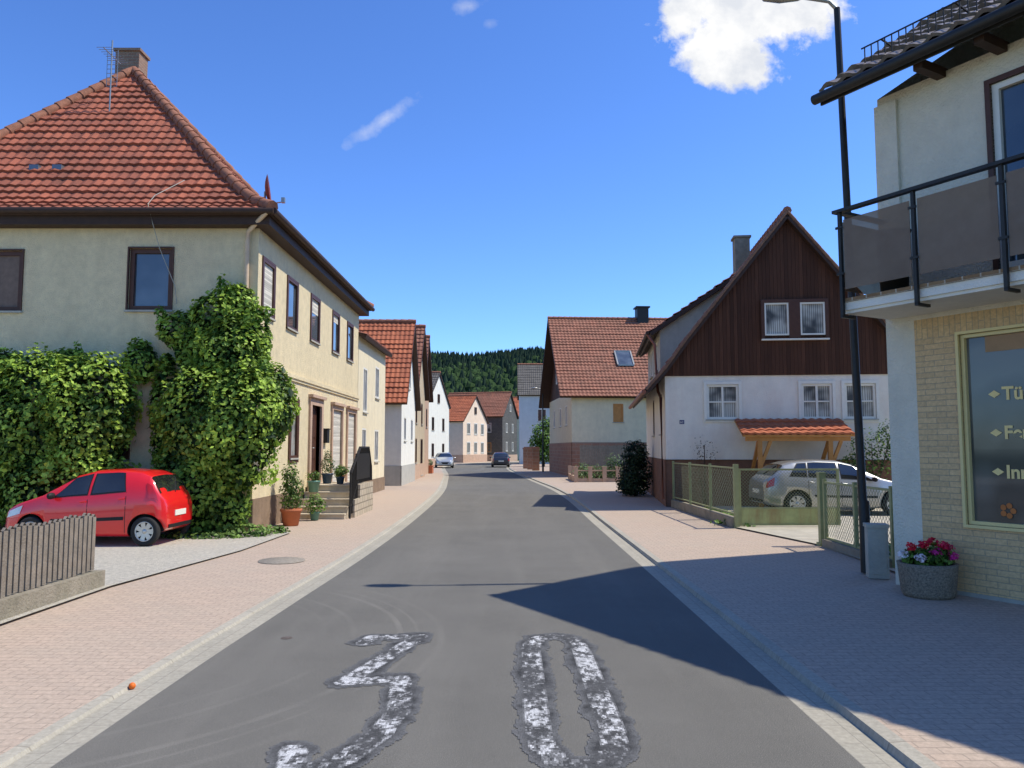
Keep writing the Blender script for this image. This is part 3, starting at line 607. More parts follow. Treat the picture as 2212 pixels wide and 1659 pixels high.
# ---------------------------------------------------------------- cars
def fixn(me):
    bm=bmesh.new(); bm.from_mesh(me); bmesh.ops.remove_doubles(bm,verts=bm.verts,dist=.0005); bmesh.ops.recalc_face_normals(bm,faces=bm.faces); bm.to_mesh(me); bm.free()
def car(label,loc,rot,L,W,H,ztop,belt,wb_front,wheelbase,wr,col,met,winds,ws,rw,tail,head,det=True,wpts=None):
    T=thing('parked_car',label,'car',loc,rot)
    zx=[p[0] for p in ztop]; zz=[p[1] for p in ztop]
    hw=wpts or [(0,.62),(.04,.80),(.12,.92),(.3,.99),(.75,1.0),(.9,.97),(.97,.88),(1,.76)]
    def sec(x):
        w=float(np.interp(x/L,[p[0] for p in hw],[p[1] for p in hw]))*W/2
        zt=float(np.interp(x,zx,zz)); zb=float(np.interp(x/L,[0,.04,.2,.85,.97,1],[.30,.22,.19,.19,.26,.34]))
        zl=min(zt-.05,float(np.interp(x,[p[0] for p in belt],[p[1] for p in belt])))
        h=zt-zl; ins=min(.46*h,w*.5); w9=w*.965
        return [V((x,y,z)) for y,z in ((w*.90,zb),(w*.975,zb+.06),(w,zb+.4*(zl-zb)),(w*.995,zb+.72*(zl-zb)),(w9,zl),(w9-ins*.45,zl+.45*h),(w9-ins,zl+.86*h),(w9-ins-.07,zl+.96*h),((w9-ins)*.55,zt),(0,zt+.012))]
    def S(x,s,sg=1,off=0):
        def raw(x,s):
            p=sec(x); i=min(int(s),8); q=p[i].lerp(p[i+1],s-i); return V((q.x,q.y*sg,q.z))
        q=raw(x,s)
        if off:
            e=.02; a=raw(min(x+e,L),s)-raw(max(x-e,0),s); b=raw(x,min(s+.05,9))-raw(x,max(s-.05,0)); n=a.cross(b)*sg
            if n.length>1e-9: 
                n.normalize()
                if n.y*sg<-.01 and s<8.5: n=-n
                if s>=8.5 and n.z<0: n=-n
                q=q+n*off
        return q
    xs=sorted(set([round(L*k/46,4) for k in range(47)]+[round(p[0],4) for p in ztop]+[.01,L-.01]))
    mb=MB(); rows=[]
    for x in xs:
        p=sec(x); rows.append([q for q in p]+[V((q.x,-q.y,q.z)) for q in reversed(p[:-1])])
    n=len(rows[0])
    for a in range(len(rows)):
        mb.v+=[tuple(q) for q in rows[a]]
    for a in range(len(rows)-1):
        for b in range(n):
            mb.f.append((a*n+b,(a+1)*n+b,(a+1)*n+(b+1)%n,a*n+(b+1)%n)); mb.m.append(0);mb.sm.append(b<n-1);mb.uv.append(None);mb.c.append(None)
    for f in (tuple(range(n)),tuple(range((len(rows)-1)*n,len(rows)*n))[::-1]): mb.f.append(f);mb.m.append(0);mb.sm.append(False);mb.uv.append(None);mb.c.append(None)
    body=mb.build('body',[paint('car_paint',col,met),M['black']],T)
    fixn(body.data)
    wx=(wb_front,wb_front+wheelbase); ra=wr+.055
    cut=MB()
    for x in wx:
        for sg in (1,-1):
            ya,yb=sg*(W/2-.24),sg*(W/2+.1)
            r0=[(x+ra*math.cos(k*math.pi/16),ya,wr+ra*math.sin(k*math.pi/16)) for k in range(32)]
            r1=[(p[0],yb,p[2]) for p in r0]; cut.grid([r0,r1],0,False,True); cut.face(r0); cut.face(r1)
    co=cut.build('cutter',M['black'],T); fixn(co.data)
    bpy.context.view_layer.update()
    md=body.modifiers.new('b','BOOLEAN'); md.object=co; md.operation='DIFFERENCE'; md.solver='EXACT'
    bpy.context.view_layer.update()
    ev=body.evaluated_get(bpy.context.evaluated_depsgraph_get()); me2=bpy.data.meshes.new_from_object(ev)
    body.modifiers.clear(); bpy.data.objects.remove(co)
    if len(me2.polygons)>50: body.data=me2
    me=body.data
    for p in me.polygons:
        c=p.center
        for x in wx:
            dd=math.hypot(c.x-x,c.z-wr)
            if dd<ra*1.01 and abs(c.y)<W/2-.02 and (abs(p.normal.y)>.9 and abs(c.y)<W/2-.2 or dd>ra*.9 and abs(p.normal.y)<.3 and (V((c.x-x,0,c.z-wr)).normalized().dot(p.normal)<-.7)):
                p.material_index=min(1,len(me.materials)-1); p.use_smooth=False
    def patch(mb,xb0,xb1,xt0,xt1,s0,s1,off=.006,nx=8,ns=5,m=0,sgs=(1,-1)):
        for sg in sgs:
            rows=[]
            for j in range(ns+1):
                t=j/ns; s=s0+(s1-s0)*t; a=xb0+(xt0-xb0)*t;b=xb1+(xt1-xb1)*t
                rows.append([S(a+(b-a)*i/nx,s,sg,off) for i in range(nx+1)])
            mb.grid(rows,m,True)
    for w in winds:
        for sg in (1,-1):
            g=MB(); patch(g,*w,4.25,5.95,.007,sgs=(sg,)); sw_=g.build('side_window',M['cglass'],T)
            if det:
                g=MB(); patch(g,w[0]-.03,w[1]+.02,w[2]-.03,w[3]+.02,4.12,6.1,.004,sgs=(sg,)); g.build('window_trim',M['black'],sw_)
    g=MB(); patch(g,ws[0],ws[1],ws[0]+.02,ws[1],6.25,9,.008,nx=8,ns=8); g.build('windscreen',M['cglass'],T)
    g=MB(); patch(g,rw[0],rw[1],rw[0],rw[1]-.01,6.2,9,.008,nx=6,ns=8); g.build('rear_window',M['cglass'],T)
    for sg in (1,-1):
        g=MB(); patch(g,*tail[:4],tail[4],tail[5],.012,sgs=(sg,)); g.build('tail_lamp',M['redlamp'],T)
        g=MB(); patch(g,*head[:4],head[4],head[5],.010,sgs=(sg,)); g.build('headlight',M['clearlamp'],T)
    if det:
        for sg in (1,-1):
            for w in winds[:2]: 
                g=MB(); patch(g,w[1]+.02,w[1]+.032,w[1]+.02,w[1]+.032,.6,4.1,.002,nx=1,ns=8,sgs=(sg,)); g.build('door_seam',M['black'],T)
                g=MB(); p=S(w[1]-.12,3.55,sg,.02); q=S(w[1]-.0,3.6,sg,.02); g.tube([p,q],.013,6); g.build('door_handle',body.data.materials[0],T)
            g=MB(); patch(g,wb_front+ra+.08,wb_front+wheelbase-ra-.08,wb_front+ra+.08,wb_front+wheelbase-ra-.08,1.95,2.2,.008,nx=14,ns=1,sgs=(sg,)); g.build('rub_strip',M['black'],T)
        g=MB(); g.box(L-.02,L+.016,-.55,.55,.33,.40); g.build('bumper_strip',M['black'],T)
        g=MB(); g.tube([(rw[1]+.02,0,np.interp(rw[1]+.02,zx,zz)+.03),(rw[0]+.06,.35,np.interp(rw[0]+.06,zx,zz)+.02)],.008,5); g.build('rear_wiper',M['black'],T)
    g=MB(); g.box(L-.004,L+.012,-.26,.26,.55,.66); g.build('number_plate',M['plate'],T)
    g=MB(); g.box(-.012,.004,-.26,.26,.38,.49); g.box(-.008,.02,-.35,.35,.5,.56) ; g.build('grille',M['black'],T)
    for sg in (1,-1):
        g=MB(); x=winds[0][0]+.04; y=sg*(W/2+.07); z=float(np.interp(x,[p[0] for p in belt],[p[1] for p in belt]))+.06
        rows=[[(x+.055*math.cos(b)*q,y+.10*u,z+.065*math.sin(b)*q) for b in [k*6.283/12 for k in range(12)]] for u,q in ((-1,.4),(-.7,.9),(0,1),(.7,.9),(1,.4))]
        g.grid(rows,0,True,True); g.face(rows[0]);g.face(rows[-1]); g.build('wing_mirror',M['black'] if det else body.data.materials[0],T)
    for x in wx:
        for sg in (1,-1):
            hub=MB(); yc=sg*(W/2-.10)
            def lat(mb,prof,nn=28): mb.lathe((x,yc,wr),[(r,sg*z) for r,z in prof],nn,0,'y')
            lat(hub,[(.001,-.06),(wr*.6,-.06),(wr*.6,.0),(.001,.0)]); hb=hub.build('wheel',M['black'],T)
            ty=MB(); lat(ty,[(wr*.66,-.08),(wr*.93,-.085),(wr,-.06),(wr,.05),(wr*.95,.078),(wr*.8,.082),(wr*.66,.065)]); ty.build('tyre',M['rubber'],hb)
            rm=MB(); lat(rm,[(wr*.67,.03),(wr*.67,.068),(wr*.6,.06),(wr*.6,.02)]); lat(rm,[(.001,.058),(wr*.16,.055),(wr*.18,.03)])
            for k in range(7):
                a=k*2*math.pi/7; c,s_=math.cos(a),math.sin(a)
                P=lambda r,t,yy:(x+r*c-t*s_,yc+sg*yy,wr+r*s_+t*c)
                q=[P(wr*.12,-.035,.05),P(wr*.12,.035,.05),P(wr*.62,.05,.058),P(wr*.62,-.05,.058)]; rm.face(q)
                q2=[P(wr*.12,-.035,.03),P(wr*.12,.035,.03),P(wr*.62,.05,.03),P(wr*.62,-.05,.03)]
                for k2 in range(4): rm.face([q[k2],q[(k2+1)%4],q2[(k2+1)%4],q2[k2]])
            rm.build('rim',M['rim'],hb)
    return T
rc=car('small shiny red five-door hatchback parked on the gravel driveway',(-9.38,15.2,.066),math.radians(0),3.43,1.63,1.46,
 [(0,.50),(.04,.64),(.3,.80),(.7,.92),(.92,.99),(1.5,1.36),(1.85,1.45),(2.4,1.47),(2.85,1.435),(3.06,1.36),(3.14,1.27),(3.30,.99),(3.37,.90),(3.42,.82),(3.43,.72)],
 [(0,.60),(.5,.78),(.95,.90),(2.0,.955),(2.8,1.03),(3.2,1.03),(3.43,.8)],.70,2.34,.285,(.72,.010,.014),0,
 [(1.12,1.83,1.52,1.83),(1.93,2.62,1.93,2.50)],(.96,1.50),(3.08,3.29),(3.10,3.28,3.02,3.14,3.5,5.1),(.12,.45,.2,.5,3.1,4.0))
rc.scale=(.885,.93,.945)
car('silver five-door hatchback parked in the yard behind the green gate',(10.75,21.35,.105),math.pi,4.18,1.74,1.44,
 [(0,.48),(.04,.62),(.4,.78),(.9,.90),(1.15,.96),(1.85,1.33),(2.2,1.42),(2.8,1.44),(3.4,1.39),(3.68,1.31),(3.98,1.02),(4.08,.96),(4.15,.88),(4.18,.74)],
 [(0,.58),(.6,.76),(1.15,.87),(2.4,.92),(3.5,.98),(3.9,.99),(4.18,.8)],.86,2.51,.31,(.42,.43,.45),.5,
 [(1.36,2.2,1.88,2.2),(2.3,3.05,2.3,3.0),(3.12,3.55,3.08,3.28)],(1.2,1.84),(3.68,3.97),(3.95,4.14,3.92,4.1,3.1,4.1),(.12,.5,.2,.55,3.1,4.0))
car('silver car seen from the front parked by the kerb',(-6.15,72.5,.0),math.radians(97),4.1,1.72,1.44,
 [(0,.52),(.04,.66),(.4,.80),(.9,.92),(1.15,.98),(1.85,1.35),(2.2,1.43),(2.8,1.45),(3.4,1.39),(3.68,1.31),(3.98,1.02),(4.1,.7)],
 [(0,.58),(.6,.76),(1.15,.87),(2.4,.92),(3.5,.98),(4.1,.8)],.86,2.45,.31,(.45,.47,.5),.4,
 [(1.36,2.2,1.88,2.2),(2.3,3.05,2.3,3.0)],(1.2,1.84),(3.68,3.97),(3.9,4.08,3.88,4.05,3.1,4.1),(.03,.5,.08,.55,2.9,4.0),det=False)
car('dark grey car seen from behind on the road',(-1.25,79.5,.0),math.radians(-87),4.1,1.74,1.44,
 [(0,.52),(.04,.66),(.4,.80),(.9,.92),(1.15,.98),(1.85,1.35),(2.2,1.43),(2.8,1.45),(3.4,1.39),(3.62,1.31),(3.95,1.0),(4.05,.93),(4.1,.7)],
 [(0,.58),(.6,.76),(1.15,.87),(2.4,.92),(3.5,.98),(4.1,.8)],.86,2.45,.31,(.03,.03,.035),.2,
 [(1.36,2.2,1.88,2.2),(2.3,3.05,2.3,3.0)],(1.2,1.84),(3.6,3.93),(3.93,4.08,3.9,4.05,2.7,4.4),(.03,.5,.08,.55,2.9,4.0),det=False)

# ================================================================= BUILDING B (shop, right)
WB=V((5.02,10.47,0)); rB=math.radians(-60)
HB=thing('shop_building','white rendered two-storey shop with beige clinker ground floor and balcony','shop',WB,rB)
s0=side('S',0); DL,DD=10,9.0
mb=MB(); wall(mb,s0,0,.40,0,3.5,(),m=0); wall(mb,s0,0,DL,3.5,6.62,[(1.5,2.45,3.95,6.22),(4.2,5.6,4.8,6.2)],.12)
wall(mb,side('W',0),0,DD,0,6.62); wall(mb,side('E',DL),0,DD,0,6.62); wall(mb,side('N',DD),0,DL,0,6.62)
k6=.66
mb.face([(0,0,6.62),(0,DD,6.62),(0,DD/2,6.62+DD/2*k6)]); mb.face([(DL,0,6.62),(DL,DD,6.62),(DL,DD/2,6.62+DD/2*k6)])
mb.box(-.02,.3,-.05,-.001,3.72,6.5)
mb.build('wall',M['whiteB'],HB)
mb=MB(); wall(mb,s0,.40,DL,0,3.24,[(.98,3.9,.93,3.24)],.16); mb.build('clinker_wall',M['clinker'],HB)
mb=MB(); wall(mb,side('S',-.004),.98,DL,3.24,3.5); wall(mb,side('S',0),.40,.98,3.24,3.5); mb.build('soldier_course',M['clinkerv'],HB)
mb=MB(); mb.box(.4,DL,-.03,.02,0,.12); mb.build('plinth',M['conc'],HB)
sw=window(HB,s0,.98,3.9,.93,3.24,'yellow','glasss',-.08,(1,0),False,.035,.045,name='shop_window')
g=MB(); g.boxm(s0,1.25,3.8,-.072,-.069,3.0,3.19); g.build('advertising_strip',pm('dull_orange_strip',(.36,.21,.10),.4,.1,5),sw)
window(HB,s0,1.5,2.45,3.95,6.22,'framew','glass',-.08,(0,0),False,None,.08,name='balcony_door')
g=MB()
for u0,u1,a,b in ((1.44,1.5,3.95,6.28),(2.45,2.51,3.95,6.28),(1.5,2.45,6.22,6.28)): g.boxm(s0,u0,u1,-.03,.03,a,b)
g.build('door_casing',M['frameb'],HB)
window(HB,s0,4.2,5.6,4.8,6.2,'framew','curt',-.08,(1,0))
def textobj(txt,size,mat,parent,loc,rotz=0,name='lettering',bold=.0):
    cu=bpy.data.curves.new(name,'FONT'); cu.body=txt; cu.size=size; cu.extrude=.001; cu.offset=bold
    t=bpy.data.objects.new(name,cu); COL.objects.link(t); bpy.context.view_layer.update()
    me=bpy.data.meshes.new_from_object(t.evaluated_get(bpy.context.evaluated_depsgraph_get())); bpy.data.objects.remove(t)
    me.materials.clear(); me.materials.append(mat)
    o=bpy.data.objects.new(name,me); COL.objects.link(o); o.parent=parent; o.location=loc; o.rotation_euler=(math.pi/2,0,rotz); return o
for t,z in (('Türen',2.42),('Fenster',1.96),('Innenausbau',1.50)):
    textobj(t,.215,M['gold'],sw,(1.42,.066,z),bold=.006)
    g=MB(); c=(1.33,.066,z+.07); g.face([(c[0]-.07,c[1],c[2]),(c[0],c[1],c[2]-.045),(c[0]+.07,c[1],c[2]),(c[0],c[1],c[2]+.045)]); g.build('diamond_mark',M['gold'],sw)
g=MB()
for a in range(5):
    t=a*1.256; cx,cz=1.42+.06*math.cos(t),1.12+.06*math.sin(t); g.face([(cx+.035*math.cos(q),.066-.001*a,cz+.035*math.sin(q)) for q in [k*.785 for k in range(8)]])
g.build('window_decoration',pm('orange_decoration',(.5,.16,.04),.5,.1,5),sw)
mb=MB(); run=DD/2+.6
slope(mb,(0,-.6,0),(1,0,0),(0,1,0),run,-.45,DL+.5,-.45,DL+.5,6.75,6.75+run*k6,tw=.30,th=.34,amp=.06,lift=.06,seg=6,thick=.10)
slope(mb,(0,DD+.6,0),(1,0,0),(0,-1,0),run,-.45,DL+.5,-.45,DL+.5,6.75,6.75+run*k6,tw=.30,th=.34,seg=2,thick=.10)
for yy in range(1,14): mb.box(.1+yy*.75,.22+yy*.75,-.5,.05,6.54,6.66,1)
mb.build('roof',[M['tileB'],M['brown']],HB)
mb=MB(); mb.tube([(-.5,-.67,6.66),(10.6,-.67,6.66)],.07,10); mb.box(-.45,10.5,-.6,-.57,6.58,6.72); mb.build('gutter',M['metald'],HB)
mb=MB()
for k in range(100): mb.beam((.05+k*.1,-.3,7.0),(.05+k*.1,-.3,7.27),.012,.012)
for z in (7.02,7.27): mb.beam((0,-.3,z),(10.2,-.3,z),.016,.016)
for k in range(11): mb.beam((.3+k,-.3,6.98),(.3+k,.0,7.14),.03,.02); mb.beam((.3+k,-.3,7.27),(.3+k,.1,7.2),.02,.02)
mb.build('snow_guard',M['metald'],HB)
mb=MB(); mb.box(.05,6,-.9,-.001,3.56,3.66); mb.box(.03,6.02,-.93,-.9,3.60,3.70); mb.build('balcony_slab',M['white'],HB)
mb=MB(); mb.box(.03,6.02,-.95,-.001,3.702,3.75); mb.build('balcony_edge',brickmat('edge_tiles',(.26,.16,.09),(.32,.21,.12),(.5,.45,.38),.2,.1,.01),HB)
mb=MB()
for x in (.08,1.08,2.08,3.08,4.08,5.08):
    mb.box(x-.02,x+.02,-1.0,-.955,3.52,4.86); mb.box(x-.02,x+.02,-1.0,-.75,3.50,3.535)
    for z in (4.05,4.65): mb.box(x-.05,x+.05,-1.01,-.99,z,z+.03)
mb.box(0,6.1,-1.03,-.94,4.86,4.90); mb.beam((.05,-.985,4.88),(.05,0,4.88),.09,.04); mb.box(.03,.07,-.04,0,3.75,4.86)
mb.build('railing',M['metald'],HB)
m,nt,b=newmat('smoked_panel'); b.inputs['Base Color'].default_value=(.30,.22,.15,1); b.inputs['Roughness'].default_value=.3; b.inputs['Specular IOR Level'].default_value=.25
tr=N(nt,'ShaderNodeBsdfTransparent'); tr.inputs[0].default_value=(.75,.64,.52,1); mx=N(nt,'ShaderNodeMixShader'); 
nf=noisen(nt,N(nt,'ShaderNodeTexCoord').outputs['Object'],3,4); nt.links.new(mrange(nt,nf,.3,.7,.48,.64),mx.inputs[0])
nt.links.new(tr.outputs[0],mx.inputs[1]);nt.links.new(b.outputs[0],mx.inputs[2]);nt.links.new(mx.outputs[0],nt.nodes['Material Output'].inputs[0])
for k in range(5):
    g=MB(); g.box(.13+k,1.03+k,-.982,-.974,3.86,4.76); g.build('balcony_panel',m,HB)
g=MB(); g.box(.046,.054,-.93,-.1,3.86,4.76); g.build('balcony_panel',m,HB)
g=MB(); g.lathe((.55,-.6,3.75),[(.001,0),(.16,0),(.2,.75),(.22,.8),(.001,.8)],16); g.build('balcony_bin',M['black'],HB)
def lamp(loc,h,lean,arm,label,group=None):
    T=thing('street_lamp',label,'street lamp',loc,group=group)
    g=MB(); g.tube([(0,0,0),(0,0,1.0),(lean*.12,0,1.02),(lean,0,h)],[.075,.075,.06,.045],12); g.build('pole',M['metald'],T)
    g=MB(); g.tube([(lean,0,h-.02),(lean-.12,-.01,h+.1),(lean-arm*.5,-.03,h+.16)],.03,8); 
    rows=[]
    for t,w,hh in ((0,.03,.03),(.1,.09,.05),(.5,.14,.07),(.9,.1,.05),(1,.02,.02)):
        x=lean-arm*.45-arm*.55*t; rows.append([(x,-.03+w*math.cos(a),h+.16+hh*math.sin(a)) for a in [k*6.283/12 for k in range(12)]])
    g.grid(rows,0,True,True); g.build('lamp_head',M['metalg'],T)
lamp((5.03,11.35,.09),8.36,-.14,1.15,'tall dark steel street lamp beside the shop corner','street lamps')
lamp((2.35,60,.05),6.2,0,.9,'slim dark street lamp further down the street','street lamps')
T=thing('utility_cabinet','grey concrete utility cabinet at the foot of the lamp','utility cabinet',(5.02,10.98,.08),math.radians(-15))
mb=MB(); mb.box(-.13,.13,-.12,.12,0,.68); mb.build('cabinet_body',M['conc'],T)
mb=MB(); mb.box(-.145,.145,-.135,.135,.683,.73); mb.build('lid',M['conc'],T)
mb=MB(); mb.box(-.10,.10,-.128,-.123,.06,.62); mb.box(-.08,-.05,-.132,-.129,.52,.60); mb.build('door',M['conc'],T)
PL=thing('flower_planter','round exposed-aggregate planter with red and white geraniums','planter',(5.02,9.66,.07))
mb=MB(); mb.lathe((0,0,0),[(.001,0),(.27,0),(.30,.05),(.33,.36),(.34,.40),(.29,.40),(.28,.34),(.001,.34)],24); mb.build('bowl',pm('exposed_aggregate',(.28,.24,.20),.95,.6,45,1,60,bdist=.03),PL)
mb=leafcloud([(-.1,0,.46,.18,.2,.12),(.12,.02,.48,.18,.2,.13)],700,.07,(.05,.11,.02),(.2,.34,.05),None,.3,.3,5); mb.build('foliage',M['leaf'],PL)
for (cx,cy,cz,c) in ((-.22,-.08,.60,(.75,.02,.04)),(-.30,-.02,.50,(.85,.8,.78)),(-.08,-.1,.63,(.7,.02,.05)),(.05,-.12,.54,(.7,.04,.25)),(.16,-.1,.62,(.75,.03,.08)),(.25,-.02,.58,(.8,.05,.14)),(.12,.08,.64,(.7,.02,.05)),(-.17,-.18,.48,(.85,.75,.76)),(.22,-.17,.50,(.7,.04,.25))):
    leafcloud([(cx,cy,cz,.065,.065,.05)],70,.04,c,[q*1.1 for q in c],None,.2,.4,int(cx*90+200),None,1.2).build('flower',M['leaf'],PL)

# ================================================================= HOUSE C (brown gable)
rC=math.radians(-6); HC=thing('house','white house with dark brown boarded gable and red-brown tiled roof','house',(4.7,24.1,0),rC)
sC=side('S',0); WC,DC=7.5,9.0; cx=3.72
mb=MB(); hC=[(1.25,2.2,2.72,3.78),(4.05,4.95,2.72,3.78),(5.3,6.2,2.72,3.78)]
wall(mb,sC,0,WC,1.5,4.05,hC,.1); wall(mb,side('W',0),0,DC,1.5,4.05,[(1.2,1.9,2.3,3.6),(4.5,5.2,2.3,3.6)],.1); wall(mb,side('E',WC),0,DC,1.5,4.05); wall(mb,side('N',DC),0,WC,1.5,4.05)
mb.face([(0,DC,4.05),(WC,DC,4.05),(cx,DC,9)])
mb.build('wall',M['whiteC'],HC)
mb=MB(); wall(mb,side('S',.03),-.03,WC+.03,0,1.5); wall(mb,side('W',-.03),-.03,DC,0,1.5); wall(mb,side('E',WC+.03),-.03,DC,0,1.5); mb.face([(-.03,-.03,1.5),(WC+.03,-.03,1.5),(WC,0.01,1.5),(0,0.01,1.5)]); mb.build('plinth',M['plinthC'],HC)
for a,b,c,d in hC: window(HC,sC,a,b,c,d,'framew','curt',-.07,(1,1),True,.09)
for a,b,c,d in ((1.2,1.9,2.3,3.6),(4.5,5.2,2.3,3.6)): window(HC,side('W',0),a,b,c,d,'frameb','curt',-.07,(0,0))
run=cx+.6; prC=((0,0),(.13,.115),(.30,.30),(1,1)); ze,zr=3.6,9.0
mb=MB()
slope(mb,(-.6,0,0),(0,1,0),(1,0,0),run,-.3,DC+.3,-.3,DC+.3,ze,zr,prC)
slope(mb,(2*cx+.6,0,0),(0,1,0),(-1,0,0),run,-.3,DC+.3,-.3,DC+.3,ze,zr,prC)
ridge(mb,[(cx,-.3,zr+.05),(cx,DC+.3,zr+.05)],.12)
for sgn in (1,-1):
    pts=[(cx-sgn*(cx+.6)*(1-t),-.3,ze+(zr-ze)*g+.03) for t,g in prC]; ridge(mb,pts,.045,3)
roofC=mb.build('roof',[M['tile3'],M['brown'],M['ridge'],pm('verge_tiles',(.20,.115,.085),.85,.3,6)],HC)
mb=MB(); zz=4.05
def roofz(x): 
    t=(x+.6)/run if x<=cx else (2*cx+.6-x)/run
    return ze+(zr-ze)*float(np.interp(t,[p[0] for p in prC],[p[1] for p in prC]))-.12
xs=[-.05+k*(2*cx+.1)/40 for k in range(41)]
for i in range(40):
    a,b=xs[i],xs[i+1]; za,zb=max(zz,roofz(a)),max(zz,roofz(b))
    mb.face([(a,-.05,zz),(b,-.05,zz),(b,-.05,zb),(a,-.05,za)])
mb.face([(0,-.05,zz),(2*cx,-.05,zz),(2*cx,0,zz),(0,0,zz)])
mb.build('gable_boarding',M['darkwood'],HC)
sG=side('S',-.05)
for a,b in ((3.0,3.72),(4.05,4.78)): window(HC,sG,a,b,5.25,6.25,'framew','curt',.01,(0,0),False,None,.05)
g=MB()
for a,b,c,d in ((2.9,3.0,5.15,6.35),(3.72,4.05,5.15,6.35),(4.78,4.88,5.15,6.35),(3.0,3.72,6.25,6.35),(4.05,4.78,6.25,6.35)): g.boxm(sG,a,b,.0,.09,c,d)
g.build('window_casing',M['frameb'],HC)
g=MB(); g.boxm(sG,2.9,4.88,0,.12,5.1,5.145); g.build('sill',M['framew'],HC)
mb=MB(); y0d,y1d=1.6,7.5
zd=lambda x:5.55+(x+.35)*.64
for yy in (y0d,y1d):
    top=[(x,yy,zd(x)) for x in (-.0,3.1)]; bot=[(x,yy,max(3.9,roofz(x)+.05)) for x in (3.1,2,1,.5,.0)]
    mb.face(top+bot)
wall(mb,side('W',0),y0d,y1d,4.0,5.75,[(2.6,3.6,4.5,5.5),(5,6,4.5,5.5)],.08)
mb.build('dormer_wall',M['gray'],HC)
for a,b in ((2.6,3.6),(5,6)): window(HC,side('W',0),a,b,4.5,5.5,'framew','glass',-.06)
mb=MB(); slope(mb,(-.35,0,0),(0,1,0),(1,0,0),3.5,y0d-.25,y1d+.25,y0d-.25,y1d+.25,5.62,7.95,thick=.12); mb.tube([(-.42,y0d-.3,5.6),(-.42,y1d+.3,5.6)],.06,8,1)
mb.build('dormer_roof',[M['tile3'],M['brown']],HC)
mb=MB(); mb.box(2.75,3.25,3.1,3.6,7.0,9.15); mb.box(2.7,3.3,3.05,3.65,9.15,9.22); mb.build('chimney',M['concd'],roofC)
mb=MB(); mb.tube([(-.42,y0d-.2,5.55),(-.2,y0d-.3,5.2),(-.12,y0d-.3,3.7),(-.12,-.1+.3,3.4),(-.1,.15,.3)],.045,8); mb.tube([(-.66,-.3,3.56),(-.66,DC+.3,3.56)],.07,8); mb.build('downpipe',pm('red_brown_pipe',(.25,.09,.06),.5,.1,5),HC)
g=MB(); g.boxm(sC,.42,.56,.0,.012,2.58,2.70); hn=g.build('house_number',pm('blue_enamel',(.02,.035,.16),.3,.05,5),HC)
textobj('60',.1,M['framew'],hn,(.435,-.015,2.605))
CP=thing('entrance_canopy','small red tiled canopy on orange timber brackets at the white wall','canopy',(4.7,24.1,0),rC)
mb=MB(); slope(mb,(0,-1.35,0),(1,0,0),(0,1,0),1.35,2.05,5.15,2.05,5.15,2.22,2.72,thick=.05); mb.build('roof',[M['tile2'],M['orangewood']],CP)
mb=MB()
mb.box(2.15,5.05,-1.25,-1.13,2.05,2.17)
for x in (2.55,4.5):
    mb.box(x-.06,x+.06,-1.25,-1.13,.1,2.05); mb.beam((x,-1.19,1.3),(x+.3,-1.19,2.05),.09,.09); mb.beam((x,-1.15,2.1),(x,0,2.45),.08,.1)
    mb.beam((x,-.05,1.2),(x,-1.1,2.1),.09,.09)
mb.build('timber_frame',M['orangewood'],CP)

def chain(mb,P0,P1,z0,z1,sp=.085,r=.004):
    P0=V(P0);P1=V(P1);L=(P1-P0).length;d=(P1-P0)/L;H=z1-z0
    k=-H
    while k<L:
        for fl in (0,1):
            a=max(0,k);b=min(L,k+H)
            if b-a>.02:
                va=a-k;vb=b-k
                if fl: va,vb=H-va,H-vb
                mb.tube([P0+d*a+V((0,0,z0+va)),P0+d*b+V((0,0,z0+vb))],r,3,0,False)
        k+=sp
def meshfence(label,P0,P1,z0,z1,nseg,plinth=True,pth=.22,sp=.085,r=.004):
    T=thing('wire_mesh_fence',label,'fence',(P0[0],P0[1],0.08))
    a=V((0,0,0));b=V((P1[0]-P0[0],P1[1]-P0[1],0)); fr=MB();ms=MB()
    for i in range(nseg):
        p=a.lerp(b,i/nseg+.01);q=a.lerp(b,(i+1)/nseg-.01)
        chain(ms,p,q,z0+.04,z1-.02,sp,r)
        for z in (z0,z1): fr.beam(p+V((0,0,z)),q+V((0,0,z)),.035,.035)
        fr.beam(p+V((0,0,z0)),p+V((0,0,z1)),.035,.035); fr.beam(q+V((0,0,z0)),q+V((0,0,z1)),.035,.035)
    for i in range(nseg+1):
        p=a.lerp(b,i/nseg); fr.beam(p,p+V((0,0,z1+.06)),.06,.06)
    fr.build('frame',M['green'],T); ms.build('wire_mesh',M['greend'],T)
    if plinth:
        g=MB(); g.beam(a+V((0,0,pth/2)),b+V((0,0,pth/2)),.16,pth); g.build('base_wall',M['concd'],T)
    return T
meshfence('green framed wire mesh fence along the white house yard',(5.0,17.75),(4.88,23.95),.3,1.32,3,True,.22,.15,.0032)
meshfence('green wire mesh fence between driveway and shop',(5.66,14.35),(5.6,11.7),.16,1.15,2,True,.14,.10,.0035)
GT=thing('yard_gate','open green metal gate with wire mesh and rusty solid lower panel','gate',(5.08,17.7,.09),math.radians(3))
fr=MB()
for z in (.06,.42,1.28): fr.beam((0,0,z),(2.25,0,z),.04,.04)
for x in (.0,2.25): fr.beam((x,0,.04),(x,0,1.3),.05,.05)
fr.beam((-.08,0,-.05),(-.08,0,1.4),.1,.1); fr.build('frame',M['green'],GT)
g=MB(); g.box(.02,2.23,-.01,.01,.08,.41); g.build('lower_panel',pm('rusty_green_sheet',(.36,.41,.20),.7,.2,3,.2,20,stain=.95,stcol=(.26,.12,.06)),GT)
g=MB(); chain(g,(0.02,0,0),(2.23,0,0),.43,1.27,.075); g.build('wire_mesh',M['green'],GT)
